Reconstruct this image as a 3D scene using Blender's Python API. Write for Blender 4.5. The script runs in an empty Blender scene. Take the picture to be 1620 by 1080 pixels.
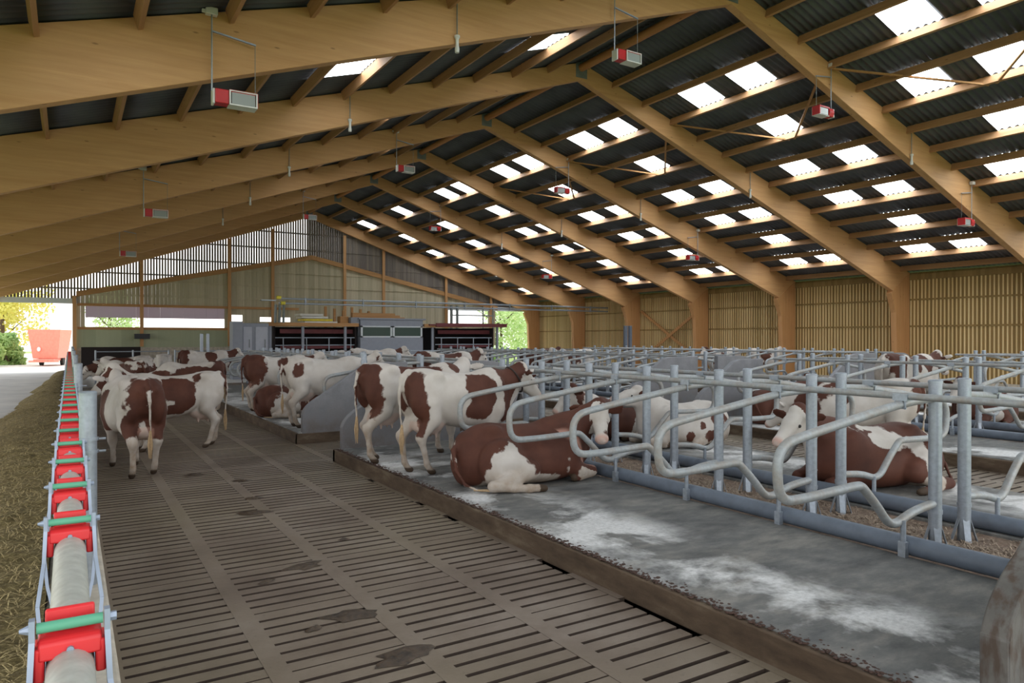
import bpy, math, random
import numpy as np
from mathutils import Vector, Matrix, noise as mnoise

SC = bpy.context.scene
COL = SC.collection
RNG = random.Random(7)

# ---------------------------------------------------------------- camera, light, exposure
CAM_H = 1.95
cd = bpy.data.cameras.new('camera'); cam = bpy.data.objects.new('camera', cd); COL.objects.link(cam)
cam.location = (0, 0, CAM_H)
cd.sensor_width = 36.0; cd.lens = 36.0 * 1125 / 1620; cd.clip_end = 400; cd.clip_start = .05
cam.rotation_euler = (math.radians(90) - math.atan(5 / 1125), 0, -math.radians(31.89))
SC.camera = cam

SC.view_settings.view_transform = 'Standard'; SC.view_settings.look = 'None'
SC.view_settings.exposure = -0.02; SC.view_settings.gamma = 1.0; SC.view_settings.use_curve_mapping = False
SC.cycles.use_denoising = True
SC.cycles.max_bounces = 7; SC.cycles.diffuse_bounces = 5; SC.cycles.glossy_bounces = 3
SC.cycles.transparent_max_bounces = 8; SC.cycles.caustics_reflective = False; SC.cycles.caustics_refractive = False
SC.cycles.sample_clamp_indirect = 6.0

wd = bpy.data.worlds.new('overcast_sky'); SC.world = wd; wd.use_nodes = True
wn = wd.node_tree.nodes; wl = wd.node_tree.links; wn.clear()
w_out = wn.new('ShaderNodeOutputWorld'); w_bg = wn.new('ShaderNodeBackground')
w_tc = wn.new('ShaderNodeTexCoord'); w_sep = wn.new('ShaderNodeSeparateXYZ'); w_ramp = wn.new('ShaderNodeValToRGB')
wl.new(w_tc.outputs['Generated'], w_sep.inputs[0]); wl.new(w_sep.outputs['Z'], w_ramp.inputs[0]); wl.new(w_ramp.outputs[0], w_bg.inputs[0]); wl.new(w_bg.outputs[0], w_out.inputs[0])
w_ramp.color_ramp.elements[0].position = 0.0; w_ramp.color_ramp.elements[0].color = (1.0, .98, .95, 1)
w_ramp.color_ramp.elements[1].position = 1.0; w_ramp.color_ramp.elements[1].color = (.86, .93, 1.0, 1)
w_bg.inputs['Strength'].default_value = 2.4
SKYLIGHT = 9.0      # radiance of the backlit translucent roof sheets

# ---------------------------------------------------------------- helpers
def tag(o, label=None, cat=None, group=None, kind=None):
    for k, v in (('label', label), ('category', cat), ('group', group), ('kind', kind)):
        if v: o[k] = v
    return o

class MB:
    """Collects shapes; build() links them as ONE mesh object."""
    def __init__(self): self.v = []; self.f = []
    def add(self, vs, fs):
        n = len(self.v); self.v += [tuple(map(float, p)) for p in vs]; self.f += [tuple(i + n for i in q) for q in fs]
    def box(self, c, s, R=None):
        c = Vector(c); vs = []
        for x in (-.5, .5):
            for y in (-.5, .5):
                for z in (-.5, .5):
                    p = Vector((x * s[0], y * s[1], z * s[2]))
                    vs.append((R @ p if R else p) + c)
        self.add(vs, [(0, 1, 3, 2), (4, 6, 7, 5), (0, 4, 5, 1), (2, 3, 7, 6), (0, 2, 6, 4), (1, 5, 7, 3)])
    def span(self, lo, hi): self.box([(a + b) / 2 for a, b in zip(lo, hi)], [b - a for a, b in zip(lo, hi)])
    def bar(self, a, b, w, h, up=(0, 0, 1)):
        """A rectangular bar from a to b, w across and h along up."""
        a, b = Vector(a), Vector(b); d = b - a; L = d.length; d.normalize()
        u = Vector(up); s = d.cross(u).normalized(); u = s.cross(d)
        R = Matrix((s, d, u)).transposed()
        self.box((a + b) / 2, (w, L, h), R)
    def tube(self, pts, r, n=10, cap=True):
        pts = [Vector(p) for p in pts]; m = len(pts)
        rs = r if isinstance(r, (list, tuple)) else [r] * m
        T = []
        for i in range(m):
            t = pts[min(i + 1, m - 1)] - pts[max(i - 1, 0)]
            T.append(t.normalized() if t.length > 1e-9 else Vector((0, 0, 1)))
        ref = Vector((0, 0, 1)) if abs(T[0].z) < .9 else Vector((1, 0, 0))
        u = T[0].cross(ref).normalized(); vs = []
        for i in range(m):
            u = (u - T[i] * u.dot(T[i])).normalized(); w = T[i].cross(u)
            for k in range(n):
                a = 2 * math.pi * k / n
                vs.append(pts[i] + (u * math.cos(a) + w * math.sin(a)) * rs[i])
        fs = [(i*n + k, i*n + (k+1) % n, (i+1)*n + (k+1) % n, (i+1)*n + k) for i in range(m - 1) for k in range(n)]
        if cap: fs += [tuple(range(n))[::-1], tuple((m-1)*n + k for k in range(n))]
        self.add(vs, fs)
    def lathe(self, prof, base, n=16):
        b = Vector(base); vs = []
        for r, z in prof:
            for k in range(n):
                a = 2*math.pi*k/n; vs.append(b + Vector((r*math.cos(a), r*math.sin(a), z)))
        fs = [(i*n + k, i*n + (k+1) % n, (i+1)*n + (k+1) % n, (i+1)*n + k) for i in range(len(prof) - 1) for k in range(n)]
        self.add(vs, fs)
    def ball(self, c, r, n=10, s=(1, 1, 1)):
        c = Vector(c); vs = []; m = max(4, n // 2)
        for i in range(m + 1):
            t = math.pi * i / m
            for k in range(n):
                a = 2*math.pi*k/n
                vs.append(c + Vector((r*s[0]*math.sin(t)*math.cos(a), r*s[1]*math.sin(t)*math.sin(a), r*s[2]*math.cos(t))))
        self.add(vs, [(i*n + k, (i+1)*n + k, (i+1)*n + (k+1) % n, i*n + (k+1) % n) for i in range(m) for k in range(n)])
    def prism(self, poly, axis, a, b):
        """Polygon in the plane across AXIS ('x': (y,z), 'y': (x,z), 'z': (x,y)) pushed from a to b."""
        def P(p, t): return {'x': (t, p[0], p[1]), 'y': (p[0], t, p[1]), 'z': (p[0], p[1], t)}[axis]
        n = len(poly)
        self.add([P(p, a) for p in poly] + [P(p, b) for p in poly],
                 [tuple(range(n)), tuple(range(2*n - 1, n - 1, -1))] + [(i, i + n, (i+1) % n + n, (i+1) % n) for i in range(n)])
    def build(self, name, mat, parent=None, label=None, bevel=0, smooth=40, loc=None):
        me = bpy.data.meshes.new(name); me.from_pydata(self.v, [], self.f); me.update()
        me.materials.append(mat)
        import bmesh
        bm = bmesh.new(); bm.from_mesh(me); bmesh.ops.recalc_face_normals(bm, faces=bm.faces); bm.to_mesh(me); bm.free()
        if smooth:
            me.polygons.foreach_set('use_smooth', [True] * len(me.polygons)); me.set_sharp_from_angle(angle=math.radians(smooth))
        o = bpy.data.objects.new(name, me); COL.objects.link(o)
        if parent: o.parent = parent
        if label: o['label'] = label
        if loc: o.location = loc
        if bevel:
            m = o.modifiers.new('bevel', 'BEVEL'); m.width = bevel; m.segments = 2; m.limit_method = 'ANGLE'
        return o

def empty(name, loc=(0, 0, 0), rz=0.0):
    o = bpy.data.objects.new(name, None); COL.objects.link(o); o.location = loc; o.rotation_euler = (0, 0, rz); o.empty_display_size = .1
    return o
def copy_tree(o, parent=None):
    c = o.copy(); COL.objects.link(c)
    if parent: c.parent = parent
    for ch in list(o.children): copy_tree(ch, c)
    return c
ORD = 'first second third fourth fifth sixth seventh eighth ninth tenth eleventh twelfth thirteenth fourteenth fifteenth sixteenth seventeenth eighteenth nineteenth twentieth'.split()
TENS = {20: 'twenty', 30: 'thirty', 40: 'forty', 50: 'fifty', 60: 'sixty'}
TENTH = {20: 'twentieth', 30: 'thirtieth', 40: 'fortieth', 50: 'fiftieth', 60: 'sixtieth'}
def nth(i):
    """1 -> first"""
    if i <= 20: return ORD[i - 1]
    t = i // 10 * 10
    return TENTH[t] if i == t else TENS[t] + '-' + ORD[i - t - 1]
_th = math.radians(31.89); _s, _c = math.sin(_th), math.cos(_th)
def in_view(x, y, z, m=40):
    """Whether a place falls in the photographed part of the barn (what lies outside is not built)."""
    d = x*_s + y*_c
    if d < .2: return False
    u = 810 + 1125 * (x*_c - y*_s) / d; v = 535 + 1125 * (CAM_H - z) / d
    return -m < u < 1620 + m and -m < v < 1080 + m

# ---------------------------------------------------------------- materials
M = {}
def srgb(r, g, b):
    return tuple(((c/255)/12.92 if c <= 10 else ((c/255 + .055)/1.055)**2.4) for c in (r, g, b)) + (1,)
class NT:
    def __init__(self, name):
        self.m = bpy.data.materials.new(name); self.m.use_nodes = True
        self.n = self.m.node_tree.nodes; self.l = self.m.node_tree.links
        self.b = self.n['Principled BSDF']
        M[name] = self.m
    def node(self, t, **kw):
        x = self.n.new('ShaderNode' + t)
        for k, v in kw.items():
            if k in x.inputs: 
                if hasattr(v, 'is_output'): self.l.new(v, x.inputs[k])
                else: x.inputs[k].default_value = v
            else: setattr(x, k, v)
        return x
    def coord(self, scale=(1, 1, 1), kind='Object'):
        tc = self.node('TexCoord'); mp = self.node('Mapping'); mp.inputs['Scale'].default_value = scale
        self.l.new(tc.outputs[kind], mp.inputs['Vector']); return mp.outputs[0]
    def world(self, scale=(1, 1, 1)):
        g = self.node('NewGeometry'); mp = self.node('Mapping'); mp.inputs['Scale'].default_value = scale
        self.l.new(g.outputs['Position'], mp.inputs['Vector']); return mp.outputs[0]
    def noise(self, vec, scale=5, detail=4, rough=.55, dist=0.0):
        x = self.node('TexNoise'); x.inputs['Scale'].default_value = scale; x.inputs['Detail'].default_value = detail
        x.inputs['Roughness'].default_value = rough; x.inputs['Distortion'].default_value = dist
        self.l.new(vec, x.inputs['Vector']); return x.outputs['Fac']
    def ramp(self, fac, *stops):
        r = self.node('ValToRGB'); e = r.color_ramp.elements
        while len(e) < len(stops): e.new(.5)
        for x, (p, c) in zip(e, stops): x.position = p; x.color = c if len(c) == 4 else (*c, 1)
        self.l.new(fac, r.inputs[0]); return r.outputs[0]
    def mix(self, fac, a, b, mode='MIX'):
        x = self.node('MixRGB'); x.blend_type = mode
        for i, v in ((0, fac), (1, a), (2, b)):
            if hasattr(v, 'is_output'): self.l.new(v, x.inputs[i])
            else: x.inputs[i].default_value = v
        return x.outputs[0]
    def math(self, op, a, b=0.0, clamp=False):
        x = self.node('Math'); x.operation = op; x.use_clamp = clamp
        for i, v in ((0, a), (1, b)):
            if hasattr(v, 'is_output'): self.l.new(v, x.inputs[i])
            else: x.inputs[i].default_value = v
        return x.outputs[0]
    def attr(self, name):
        a = self.node('Attribute'); a.attribute_name = name; return a.outputs['Fac']
    def color(self, c):
        if hasattr(c, 'is_output'): self.l.new(c, self.b.inputs['Base Color'])
        else: self.b.inputs['Base Color'].default_value = c
        return self
    def set(self, rough=.6, metal=0.0, spec=None):
        self.b.inputs['Roughness'].default_value = rough; self.b.inputs['Metallic'].default_value = metal
        if spec is not None: self.b.inputs['Specular IOR Level'].default_value = spec
        return self
    def bump(self, h, strength=.3, dist=.02):
        x = self.node('Bump'); x.inputs['Strength'].default_value = strength; x.inputs['Distance'].default_value = dist
        self.l.new(h, x.inputs['Height']); self.l.new(x.outputs[0], self.b.inputs['Normal']); return self

def plain(name, rgb, rough=.6, metal=0.0, var=.12, scale=6):
    t = NT(name); c = srgb(*rgb)
    n = t.noise(t.coord(), scale, 4)
    t.color(t.ramp(n, (.3, tuple(x*(1-var) for x in c[:3])), (.7, tuple(min(1, x*(1+var)) for x in c[:3])))).set(rough, metal)
    return t

def wood(name, light, dark, axis, rough=.65):
    """Planed spruce: long laminations and knots along AXIS."""
    t = NT(name); s = [9.0, 9.0, 9.0]; s['xyz'.index(axis)] = .55
    v = t.coord(tuple(s)); n = t.noise(v, 1.6, 5, .6, .4)
    lam = [22.0, 22.0, 22.0]; lam['xyz'.index(axis)] = .18
    n2 = t.noise(t.coord(tuple(lam)), .35, 1)
    kn = [5.0, 5.0, 5.0]; kn['xyz'.index(axis)] = 1.6
    k = t.node('TexVoronoi'); k.inputs['Scale'].default_value = 1.0; t.l.new(t.coord(tuple(kn)), k.inputs['Vector'])
    knot = t.ramp(k.outputs['Distance'], (.045, (1, 1, 1)), (.085, (0, 0, 0)))
    base = t.ramp(n, (.25, srgb(*dark)), (.75, srgb(*light)))
    base = t.mix(t.math('MULTIPLY', n2, .35), base, srgb(*[c * .82 for c in dark]))
    base = t.mix(t.math('MULTIPLY', knot, .55), base, srgb(92, 56, 28))
    t.color(base).set(rough).bump(n, .08, .01)
    return t
wood('glulam', (214, 168, 118), (194, 146, 96), 'x')
wood('timber_upright', (210, 160, 108), (188, 138, 88), 'z')
wood('purlin_timber', (192, 148, 106), (164, 122, 84), 'y')
wood('pole_timber', (206, 148, 92), (180, 118, 68), 'y')
wood('plank', (200, 152, 98), (172, 124, 76), 'x')

# lattice boards, grey green larch on the gable and yellow on the long side
def boards(name, light, dark, axis_u, width):
    t = NT(name); g = t.node('NewGeometry'); sp = t.node('SeparateXYZ'); t.l.new(g.outputs['Position'], sp.inputs[0])
    idx = t.math('FLOOR', t.math('DIVIDE', sp.outputs[axis_u], width))
    wn_ = t.node('TexWhiteNoise'); wn_.noise_dimensions = '1D'; t.l.new(idx, wn_.inputs['W'])
    n = t.noise(t.world((6, 6, .5)), 1.5, 4)
    c = t.ramp(t.math('ADD', t.math('MULTIPLY', wn_.outputs['Value'], .6), t.math('MULTIPLY', n, .4)), (.2, srgb(*dark)), (.8, srgb(*light)))
    t.color(c).set(.75); return t
boards('gable_board', (132, 122, 110), (104, 96, 92), 'X', .145)
boards('side_board', (158, 130, 80), (130, 106, 62), 'Y', .15)
boards('side_batten', (236, 214, 164), (210, 184, 130), 'Y', .15)
boards('closed_board', (200, 190, 164), (174, 164, 138), 'X', .2)
boards('green_panel', (176, 182, 152), (160, 166, 138), 'X', .6)

t = NT('fibre_cement'); n = t.noise(t.world(), 1.2, 5); t.color(t.ramp(n, (.3, srgb(78, 81, 87)), (.7, srgb(98, 101, 107)))).set(.8)
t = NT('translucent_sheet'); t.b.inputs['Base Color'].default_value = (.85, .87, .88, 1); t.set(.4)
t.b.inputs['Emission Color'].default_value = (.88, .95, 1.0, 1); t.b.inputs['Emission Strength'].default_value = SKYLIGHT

t = NT('slat_concrete'); n = t.noise(t.world(), 1.1, 6, .62); n2 = t.noise(t.world(), 14, 5, .7); n3 = t.noise(t.world((1, 1, 1)), .33, 3)
c = t.ramp(n, (.3, srgb(98, 84, 72)), (.5, srgb(118, 104, 92)), (.72, srgb(138, 126, 115)))
c = t.mix(t.ramp(n3, (.4, (0, 0, 0)), (.65, (.6, .6, .6))), c, srgb(132, 121, 98))
c = t.mix(t.ramp(n2, (.60, (0, 0, 0)), (.78, (.8, .8, .8))), c, srgb(88, 73, 62))
t.color(c).set(.62).bump(n2, .35, .012)
plain('pit', (24, 20, 17), .9)
plain('slot_shade', (62, 50, 42), .85, 0, .2, 9)  # dark colour standing for the shade inside the floor slots
t = NT('kerb_concrete'); n = t.noise(t.world((1, 1, 3)), 2.2, 6, .65); c = t.ramp(n, (.3, srgb(62, 48, 36)), (.55, srgb(92, 76, 60)), (.8, srgb(126, 112, 94)))
t.color(c).set(.8).bump(n, .4, .02)
# rubber mats with chalk
t = NT('cubicle_mat'); w = t.world(); n = t.noise(w, 1.1, 6, .62, .3); n2 = t.noise(t.world((1, 2.2, 1)), 3.2, 6, .7); n3 = t.noise(w, 26, 4, .7)
g = t.node('NewGeometry'); sp = t.node('SeparateXYZ'); t.l.new(g.outputs['Position'], sp.inputs[0])
n4 = t.noise(t.world((1, 1.6, 1)), .9, 3, .6, .4)
base = t.ramp(t.math('ADD', t.math('MULTIPLY', n2, .55), t.math('MULTIPLY', n4, .45)), (.36, srgb(80, 81, 82)), (.5, srgb(110, 110, 108)), (.66, srgb(146, 142, 135)))
# chalk is thrown on the rear metre of the beds: distance from the nearest kerb
def near(x0, wd_): 
    return t.math('SUBTRACT', 1.0, t.math('DIVIDE', t.math('ABSOLUTE', t.math('SUBTRACT', sp.outputs['X'], x0)), wd_), True)
band = near(4.1, .75)
for x0 in (8.6, 12.0, 16.6, 19.9, 24.4): band = t.math('MAXIMUM', band, near(x0, .75))
chalk = t.math('MULTIPLY', t.ramp(n, (.44, (0, 0, 0)), (.62, (1, 1, 1))), t.math('MULTIPLY', band, 2.0), True)
chalk = t.math('MULTIPLY', chalk, t.ramp(n3, (.25, (.55, .55, .55)), (.6, (1, 1, 1))))
c = t.mix(chalk, base, srgb(226, 226, 226))
dung = t.math('MULTIPLY', t.ramp(n3, (.62, (0, 0, 0)), (.72, (.8, .8, .8))), t.ramp(n2, (.5, (0, 0, 0)), (.66, (1, 1, 1))))
c = t.mix(dung, c, srgb(84, 68, 54))
t.color(c).set(.75).bump(n3, .2, .008)
t = NT('litter_bed'); n = t.noise(t.world(), 9, 6, .7); n2 = t.noise(t.world((3, 12, 3)), 6, 4, .7)
t.color(t.mix(n2, t.ramp(n, (.36, srgb(78, 66, 58)), (.64, srgb(166, 144, 126))), srgb(140, 118, 102))).set(.9).bump(n, .6, .03)
t = NT('panel_concrete'); n = t.noise(t.world(), 3, 6, .65); n2 = t.noise(t.world(), 40, 3)
c = t.mix(t.math('MULTIPLY', n2, .4), t.ramp(n, (.3, srgb(122, 124, 130)), (.7, srgb(148, 150, 157))), srgb(118, 115, 112))
g = t.node('NewGeometry'); sp = t.node('SeparateXYZ'); t.l.new(g.outputs['Position'], sp.inputs[0])
dirt = t.math('MULTIPLY', t.math('SUBTRACT', .85, sp.outputs['Z'], True), t.ramp(n, (.35, (0, 0, 0)), (.6, (1, 1, 1))))
t.color(t.mix(dirt, c, srgb(96, 80, 66))).set(.8).bump(n2, .15, .01)
plain('old_concrete', (186, 178, 164), .85, 0, .25, 7)
t = NT('alley_concrete'); n = t.noise(t.world(), .8, 6, .65); t.color(t.ramp(n, (.3, srgb(190, 190, 190)), (.7, srgb(220, 219, 216)))).set(.8)
plain('gravel', (205, 200, 190), .9, 0, .15, 3)
plain('meadow', (150, 170, 92), .9, 0, .25, .4)

def galv(name, rgb, rough, metal, dirty):
    t = NT(name); w = t.coord(); n = t.noise(w, 30, 3); n2 = t.noise(t.world(), 5, 5, .7)
    c = t.ramp(n, (.3, srgb(*[x*.9 for x in rgb])), (.7, srgb(*rgb)))
    c = t.mix(t.math('MULTIPLY', t.ramp(n2, (.42, (0, 0, 0)), (.68, (1, 1, 1))), dirty), c, srgb(150, 136, 118))
    t.color(c).set(rough, metal); return t
galv('galvanised', (168, 178, 190), .40, .45, .12)
galv('galvanised_worn', (168, 174, 178), .52, .3, .6)
galv('rail_white', (200, 203, 196), .5, .2, .10)
plain('pvc_blue_grey', (104, 114, 128), .55, 0, .10, 12)
plain('lock_red', (226, 46, 52), .42, 0, .06)
plain('lock_green', (96, 172, 142), .5, 0, .06)
plain('zinc_bright', (158, 170, 190), .42, .4, .10)
plain('lamp_red', (188, 28, 34), .4)
plain('lamp_white', (214, 214, 214), .4, 0, .04)
t = NT('lamp_glass'); t.color((.30, .33, .33, 1)).set(.25)
plain('plate_grey', (128, 134, 134), .5, .4)
plain('black_plastic', (40, 42, 48), .5)
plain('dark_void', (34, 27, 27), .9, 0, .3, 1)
plain('dark_red_sheet', (112, 52, 56), .6)
plain('office_grey', (142, 147, 158), .6, 0, .05)
plain('door_grey', (176, 180, 192), .55, 0, .04)
plain('frame_white', (208, 214, 218), .5, 0, .04)
plain('white_sheet', (222, 222, 216), .7, 0, .05)
plain('yellow', (222, 206, 60), .5)
plain('orange_red', (246, 146, 126), .5, 0, .1)
plain('tyre', (44, 42, 40), .9)
plain('muck', (70, 50, 42), .8, 0, .3, 20)
plain('board_purple', (122, 112, 116), .8)
t = NT('window_glass'); t.color((.06, .09, .075, 1)).set(.3, 0, .2)
t = NT('curtain_mesh'); t.color(srgb(206, 198, 206)).set(.8)
tr = t.node('BsdfTranslucent'); tr.inputs[0].default_value = srgb(190, 176, 186); mx = t.node('MixShader'); mx.inputs[0].default_value = .45
t.l.new(t.b.outputs[0], mx.inputs[1]); t.l.new(tr.outputs[0], mx.inputs[2]); t.l.new(mx.outputs[0], t.n['Material Output'].inputs[0])
t = NT('panel_stained'); n = t.noise(t.world(), 4, 6, .65); n2 = t.noise(t.world((2, 2, .6)), 9, 4)
t.color(t.mix(t.ramp(n2, (.45, (0, 0, 0)), (.62, (.8, .8, .8))), t.ramp(n, (.3, srgb(78, 76, 73)), (.7, srgb(110, 107, 103))), srgb(74, 58, 47))).set(.8).bump(n, .3, .015)
# silage
t = NT('silage'); n = t.noise(t.world((1, 1, 1)), 22, 5, .75); n2 = t.noise(t.world(), 2.0, 4)
t.color(t.mix(t.math('MULTIPLY', n2, .5), t.ramp(n, (.3, srgb(66, 54, 32)), (.5, srgb(126, 110, 68)), (.7, srgb(190, 172, 118))), srgb(116, 104, 62))).set(.9).bump(n, .9, .05)
t = NT('straw'); oi = t.node('ObjectInfo'); n = t.noise(t.world(), 60, 2); t.color(t.ramp(n, (.3, srgb(112, 94, 60)), (.7, srgb(196, 178, 128)))).set(.9)
t = NT('bedding'); n = t.noise(t.world(), 30, 2); t.color(t.ramp(n, (.3, srgb(112, 94, 80)), (.7, srgb(186, 168, 148)))).set(.9)
t = NT('dung'); n = t.noise(t.world(), 20, 4); t.color(t.ramp(n, (.3, srgb(46, 36, 28)), (.7, srgb(84, 68, 52)))).set(.5).bump(n, .5, .02)
def leaves(name, a, b):
    t = NT(name); n = t.noise(t.world(), 1.1, 3); c = t.ramp(n, (.3, srgb(*a)), (.7, srgb(*b))); t.color(c).set(.8)
    tr = t.node('BsdfTranslucent'); t.l.new(c, tr.inputs[0]); mx = t.node('MixShader'); mx.inputs[0].default_value = .5
    t.l.new(t.b.outputs[0], mx.inputs[1]); t.l.new(tr.outputs[0], mx.inputs[2]); t.l.new(mx.outputs[0], t.n['Material Output'].inputs[0]); return t
leaves('leaf_yellow', (214, 216, 120), (240, 226, 140)); leaves('leaf_green', (150, 184, 118), (196, 214, 140)); leaves('leaf_pale', (176, 206, 140), (226, 234, 184))
plain('bark', (92, 76, 62), .9)
# cow hide
t = NT('hide'); co = t.coord(); n = t.noise(co, 9, 3, .55); n2 = t.noise(co, 3, 4); n3 = t.noise(t.coord((20, 20, 60)), 5, 3)
e = t.math('ADD', t.attr('patch'), t.math('MULTIPLY', t.math('SUBTRACT', n, .5), .16))
e = t.math('ADD', e, t.math('MULTIPLY', t.math('SUBTRACT', t.noise(co, 2.6, 1), .5), .30))
fac = t.ramp(t.math('ADD', t.math('MULTIPLY', e, 42.0), .5), (0, (0, 0, 0)), (1, (1, 1, 1)))
brown = t.ramp(n2, (.3, srgb(72, 41, 32)), (.7, srgb(95, 57, 44)))
white = t.ramp(n2, (.3, srgb(188, 180, 172)), (.7, srgb(208, 203, 198)))
white = t.mix(t.math('MULTIPLY', t.attr('dirt'), t.ramp(n, (.3, (.35, .35, .35)), (.7, (1, 1, 1)))), white, srgb(140, 114, 84))
c = t.mix(fac, white, brown)
c = t.mix(t.math('MULTIPLY', t.attr('pink'), .8), c, srgb(205, 158, 142))
c = t.mix(t.attr('hoof'), c, srgb(72, 58, 46))
t.color(c).set(.7, 0, .3).bump(n3, .12, .01)
plain('eye', (20, 14, 12), .15); plain('tailhair', (176, 150, 116), .8, 0, .2, 30); plain('darkleather', (52, 40, 36), .7); plain('darkmetal', (62, 58, 58), .5, .5)
# ================================================================ the barn
BAY = 5.48
FY = {k: 11.0 + BAY * i for i, k in enumerate('ABCDEFG')}             # timber frames, near to far
FY['Z'] = 11.0 - BAY; FY['Y'] = 11.0 - 2*BAY
XR, ZR, SL = 12.55, 9.95, .305                                          # ridge
XE, XW = 29.7, -4.6                                                     # eaves
GY = FY['G'] + .35                                                      # gable wall
def roof(x): return ZR - SL * abs(x - XR)

# ---------------------------------------------------------------- ground and floors
b = MB(); b.span((-90, -40, -.6), (140, 160, -.5)); tag(b.build('ground', M['meadow'], smooth=0), kind='structure')
b = MB(); b.span((-40, GY - .3, -.5), (8, 110, .02)); tag(b.build('ground_yard', M['gravel'], smooth=0), kind='structure')

PLAT = [(3.55, 9.2), (11.45, 17.2), (19.4, 25.1)]                       # cubicle platforms
SEG = [(1.55, 11.1), (13.2, 28.0)]                                      # crossover between
PZ = .2
def slat_floor(b, x0, x1, y0, y1, gaps=()):
    """Concrete slat panels: bars across the passage tied by plain bands."""
    n = max(1, round((x1 - x0) / .82)); w = (x1 - x0) / n
    y = y0
    sp, slot, band, j = .145, .036, .13, 0
    xs = [x0 + w * i for i in range(n + 1)]
    for i, x in enumerate(xs):
        ya = y0
        for g0, g1 in (gaps if i == n else ()): b.span((x - band/2, ya, -.2), (x, g0, 0)); ya = g1
        b.span((max(x0, x - band/2), ya, -.2), (min(x1, x + band/2), y1, 0))
    while y < y1 - .05:
        tie = 0 if j % 7 else .02                                      # closed joint between panels
        for i in range(n):
            jit = .003 * math.sin(j * 12.9 + i * 4.1)
            b.span((xs[i] + band/2, y + jit, -.2), (xs[i+1] - band/2, min(y + sp - slot + tie, y1), -.002 + jit*.3))
        y += sp; j += 1
b = MB()
slat_floor(b, .2, 3.55, -1.0, 33.0, ((3.3, 4.1), (4.75, 5.2), (6.75, 7.05), (7.6, 7.8), (9.2, 9.4)))
slat_floor(b, 9.2, 11.45, 0.5, 33.0); slat_floor(b, 17.2, 19.4, 3, 33.0); slat_floor(b, 25.1, 27.0, 8, 33)
for (a, c) in PLAT: slat_floor(b, a, c, 11.1, 13.2); slat_floor(b, a, c, 28.0, 33.0)
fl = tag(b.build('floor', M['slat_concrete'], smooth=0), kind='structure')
fl.data.materials.append(M['slot_shade'])
fl.data.polygons.foreach_set('material_index', [0 if p.normal.z > .5 else 1 for p in fl.data.polygons])  # slot shade painted on: every face but the tops gets the dark colour
b = MB(); b.span((.0, -3, -.5), (29.7, GY, -.28)); tag(b.build('floor_slurry_pit', M['pit'], smooth=0), kind='structure')
b = MB(); b.span((.2, 33.0, -.2), (29.7, GY, 0.0)); b.span((27.0, 8, -.2), (29.7, 33, .0)); tag(b.build('floor_yard', M['alley_concrete'], smooth=0), kind='structure')
b = MB(); b.span((-4.8, -3, -.5), (-.12, GY - .3, .2)); tag(b.build('floor_feed_alley', M['alley_concrete'], smooth=0), kind='structure')
for i, (a, c) in enumerate(PLAT):
    for j, (y0, y1) in enumerate(SEG):
        if i == 2 and j == 0: y0 = 4
        b = MB()
        for x0, x1 in ((a, a + .1), (c - .1, c)): b.span((x0, y0, -.02), (x1, y1, PZ - .012))
        b.span((a, y0, -.02), (c, y0 + .1, PZ - .012)); b.span((a, y1 - .1, -.02), (c, y1, PZ - .012))
        tag(b.build('trim_kerb', M['kerb_concrete'], bevel=.012), kind='structure')
        b = MB(); b.span((a + .045, y0 + .05, PZ - .1), (a + 2.16, y1 - .05, PZ)); b.span((c - 2.16, y0 + .05, PZ - .1), (c - .045, y1 - .05, PZ))
        tag(b.build('floor_platform_mats', M['cubicle_mat'], bevel=.008), kind='structure')
        b = MB(); b.span((a + 2.16, y0 + .05, PZ - .1), (c - 2.16, y1 - .05, PZ - .03)); tag(b.build('floor_head_space', M['litter_bed'], smooth=0), kind='structure')

# feed curb
b = MB(); b.span((-.12, -1.0, -.3), (.2, 40.0, .36)); tag(b.build('trim_feed_curb', M['old_concrete'], bevel=.015), kind='structure')

# ---------------------------------------------------------------- walls
b = MB(); y = 3.0                                                       # long side: larch boards behind pale battens
while y < GY:
    b.span((XE + .02, y, 0.2), (XE + .045, y + .146, roof(XE) - .05)); y += .15
for z in (1.2, 2.45, 3.55): b.span((XE - .035, 3.0, z - .035), (XE - .012, GY, z + .035))
b.span((XE - .08, 3.0, roof(XE) - .36), (XE + .02, GY, roof(XE) - .12))
tag(b.build('wall_right', M['side_board'], smooth=0), kind='structure')
b = MB(); y = 3.0
while y < GY: b.span((XE - .012, y - .026, 0.2), (XE + .02, y + .026, roof(XE) - .2)); y += .15
tag(b.build('wall_right_battens', M['side_batten'], smooth=0), kind='structure')
b = MB(); b.span((XE - .1, 3.0, -.2), (XE + .1, GY, .25)); tag(b.build('trim_right_plinth', M['old_concrete'], smooth=0), kind='structure')

def zl(x): return 6.95 - .214 * abs(x - 12.8)                            # lower roof line of the closed part of the gable
DL, DR = (-3.9, .12), (25.75, 29.3)                                       # door openings
b = MB(); x = XW                                                        # open lattice above
while x < XE:
    z0 = zl(x) if .3 < x < 26.2 else 4.05
    z1 = roof(x) - .1
    if z1 > z0 + .05:
        wd_ = .094 if x < 5 else (.108 if x < 12.5 else .136)
        b.span((x, GY, z0), (x + wd_, GY + .025, z1))
    x += .145
for z in (4.6, 5.5, 6.4, 7.4, 8.4):
    hw = (ZR - z) / SL - .35
    lo = 12.8 - max(0, (6.95 - z) / .214); hi = 12.8 + max(0, (6.95 - z) / .214)
    for p, q in ((XR - hw, lo), (hi, XR + hw)):
        if q > p + .2: b.span((p, GY - .05, z - .04), (q, GY, z + .04))
tag(b.build('wall_back', M['gable_board'], smooth=0), kind='structure')
b = MB()                                                                # closed boards below
xs = [.3 + .2 * i for i in range(130)]
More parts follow.
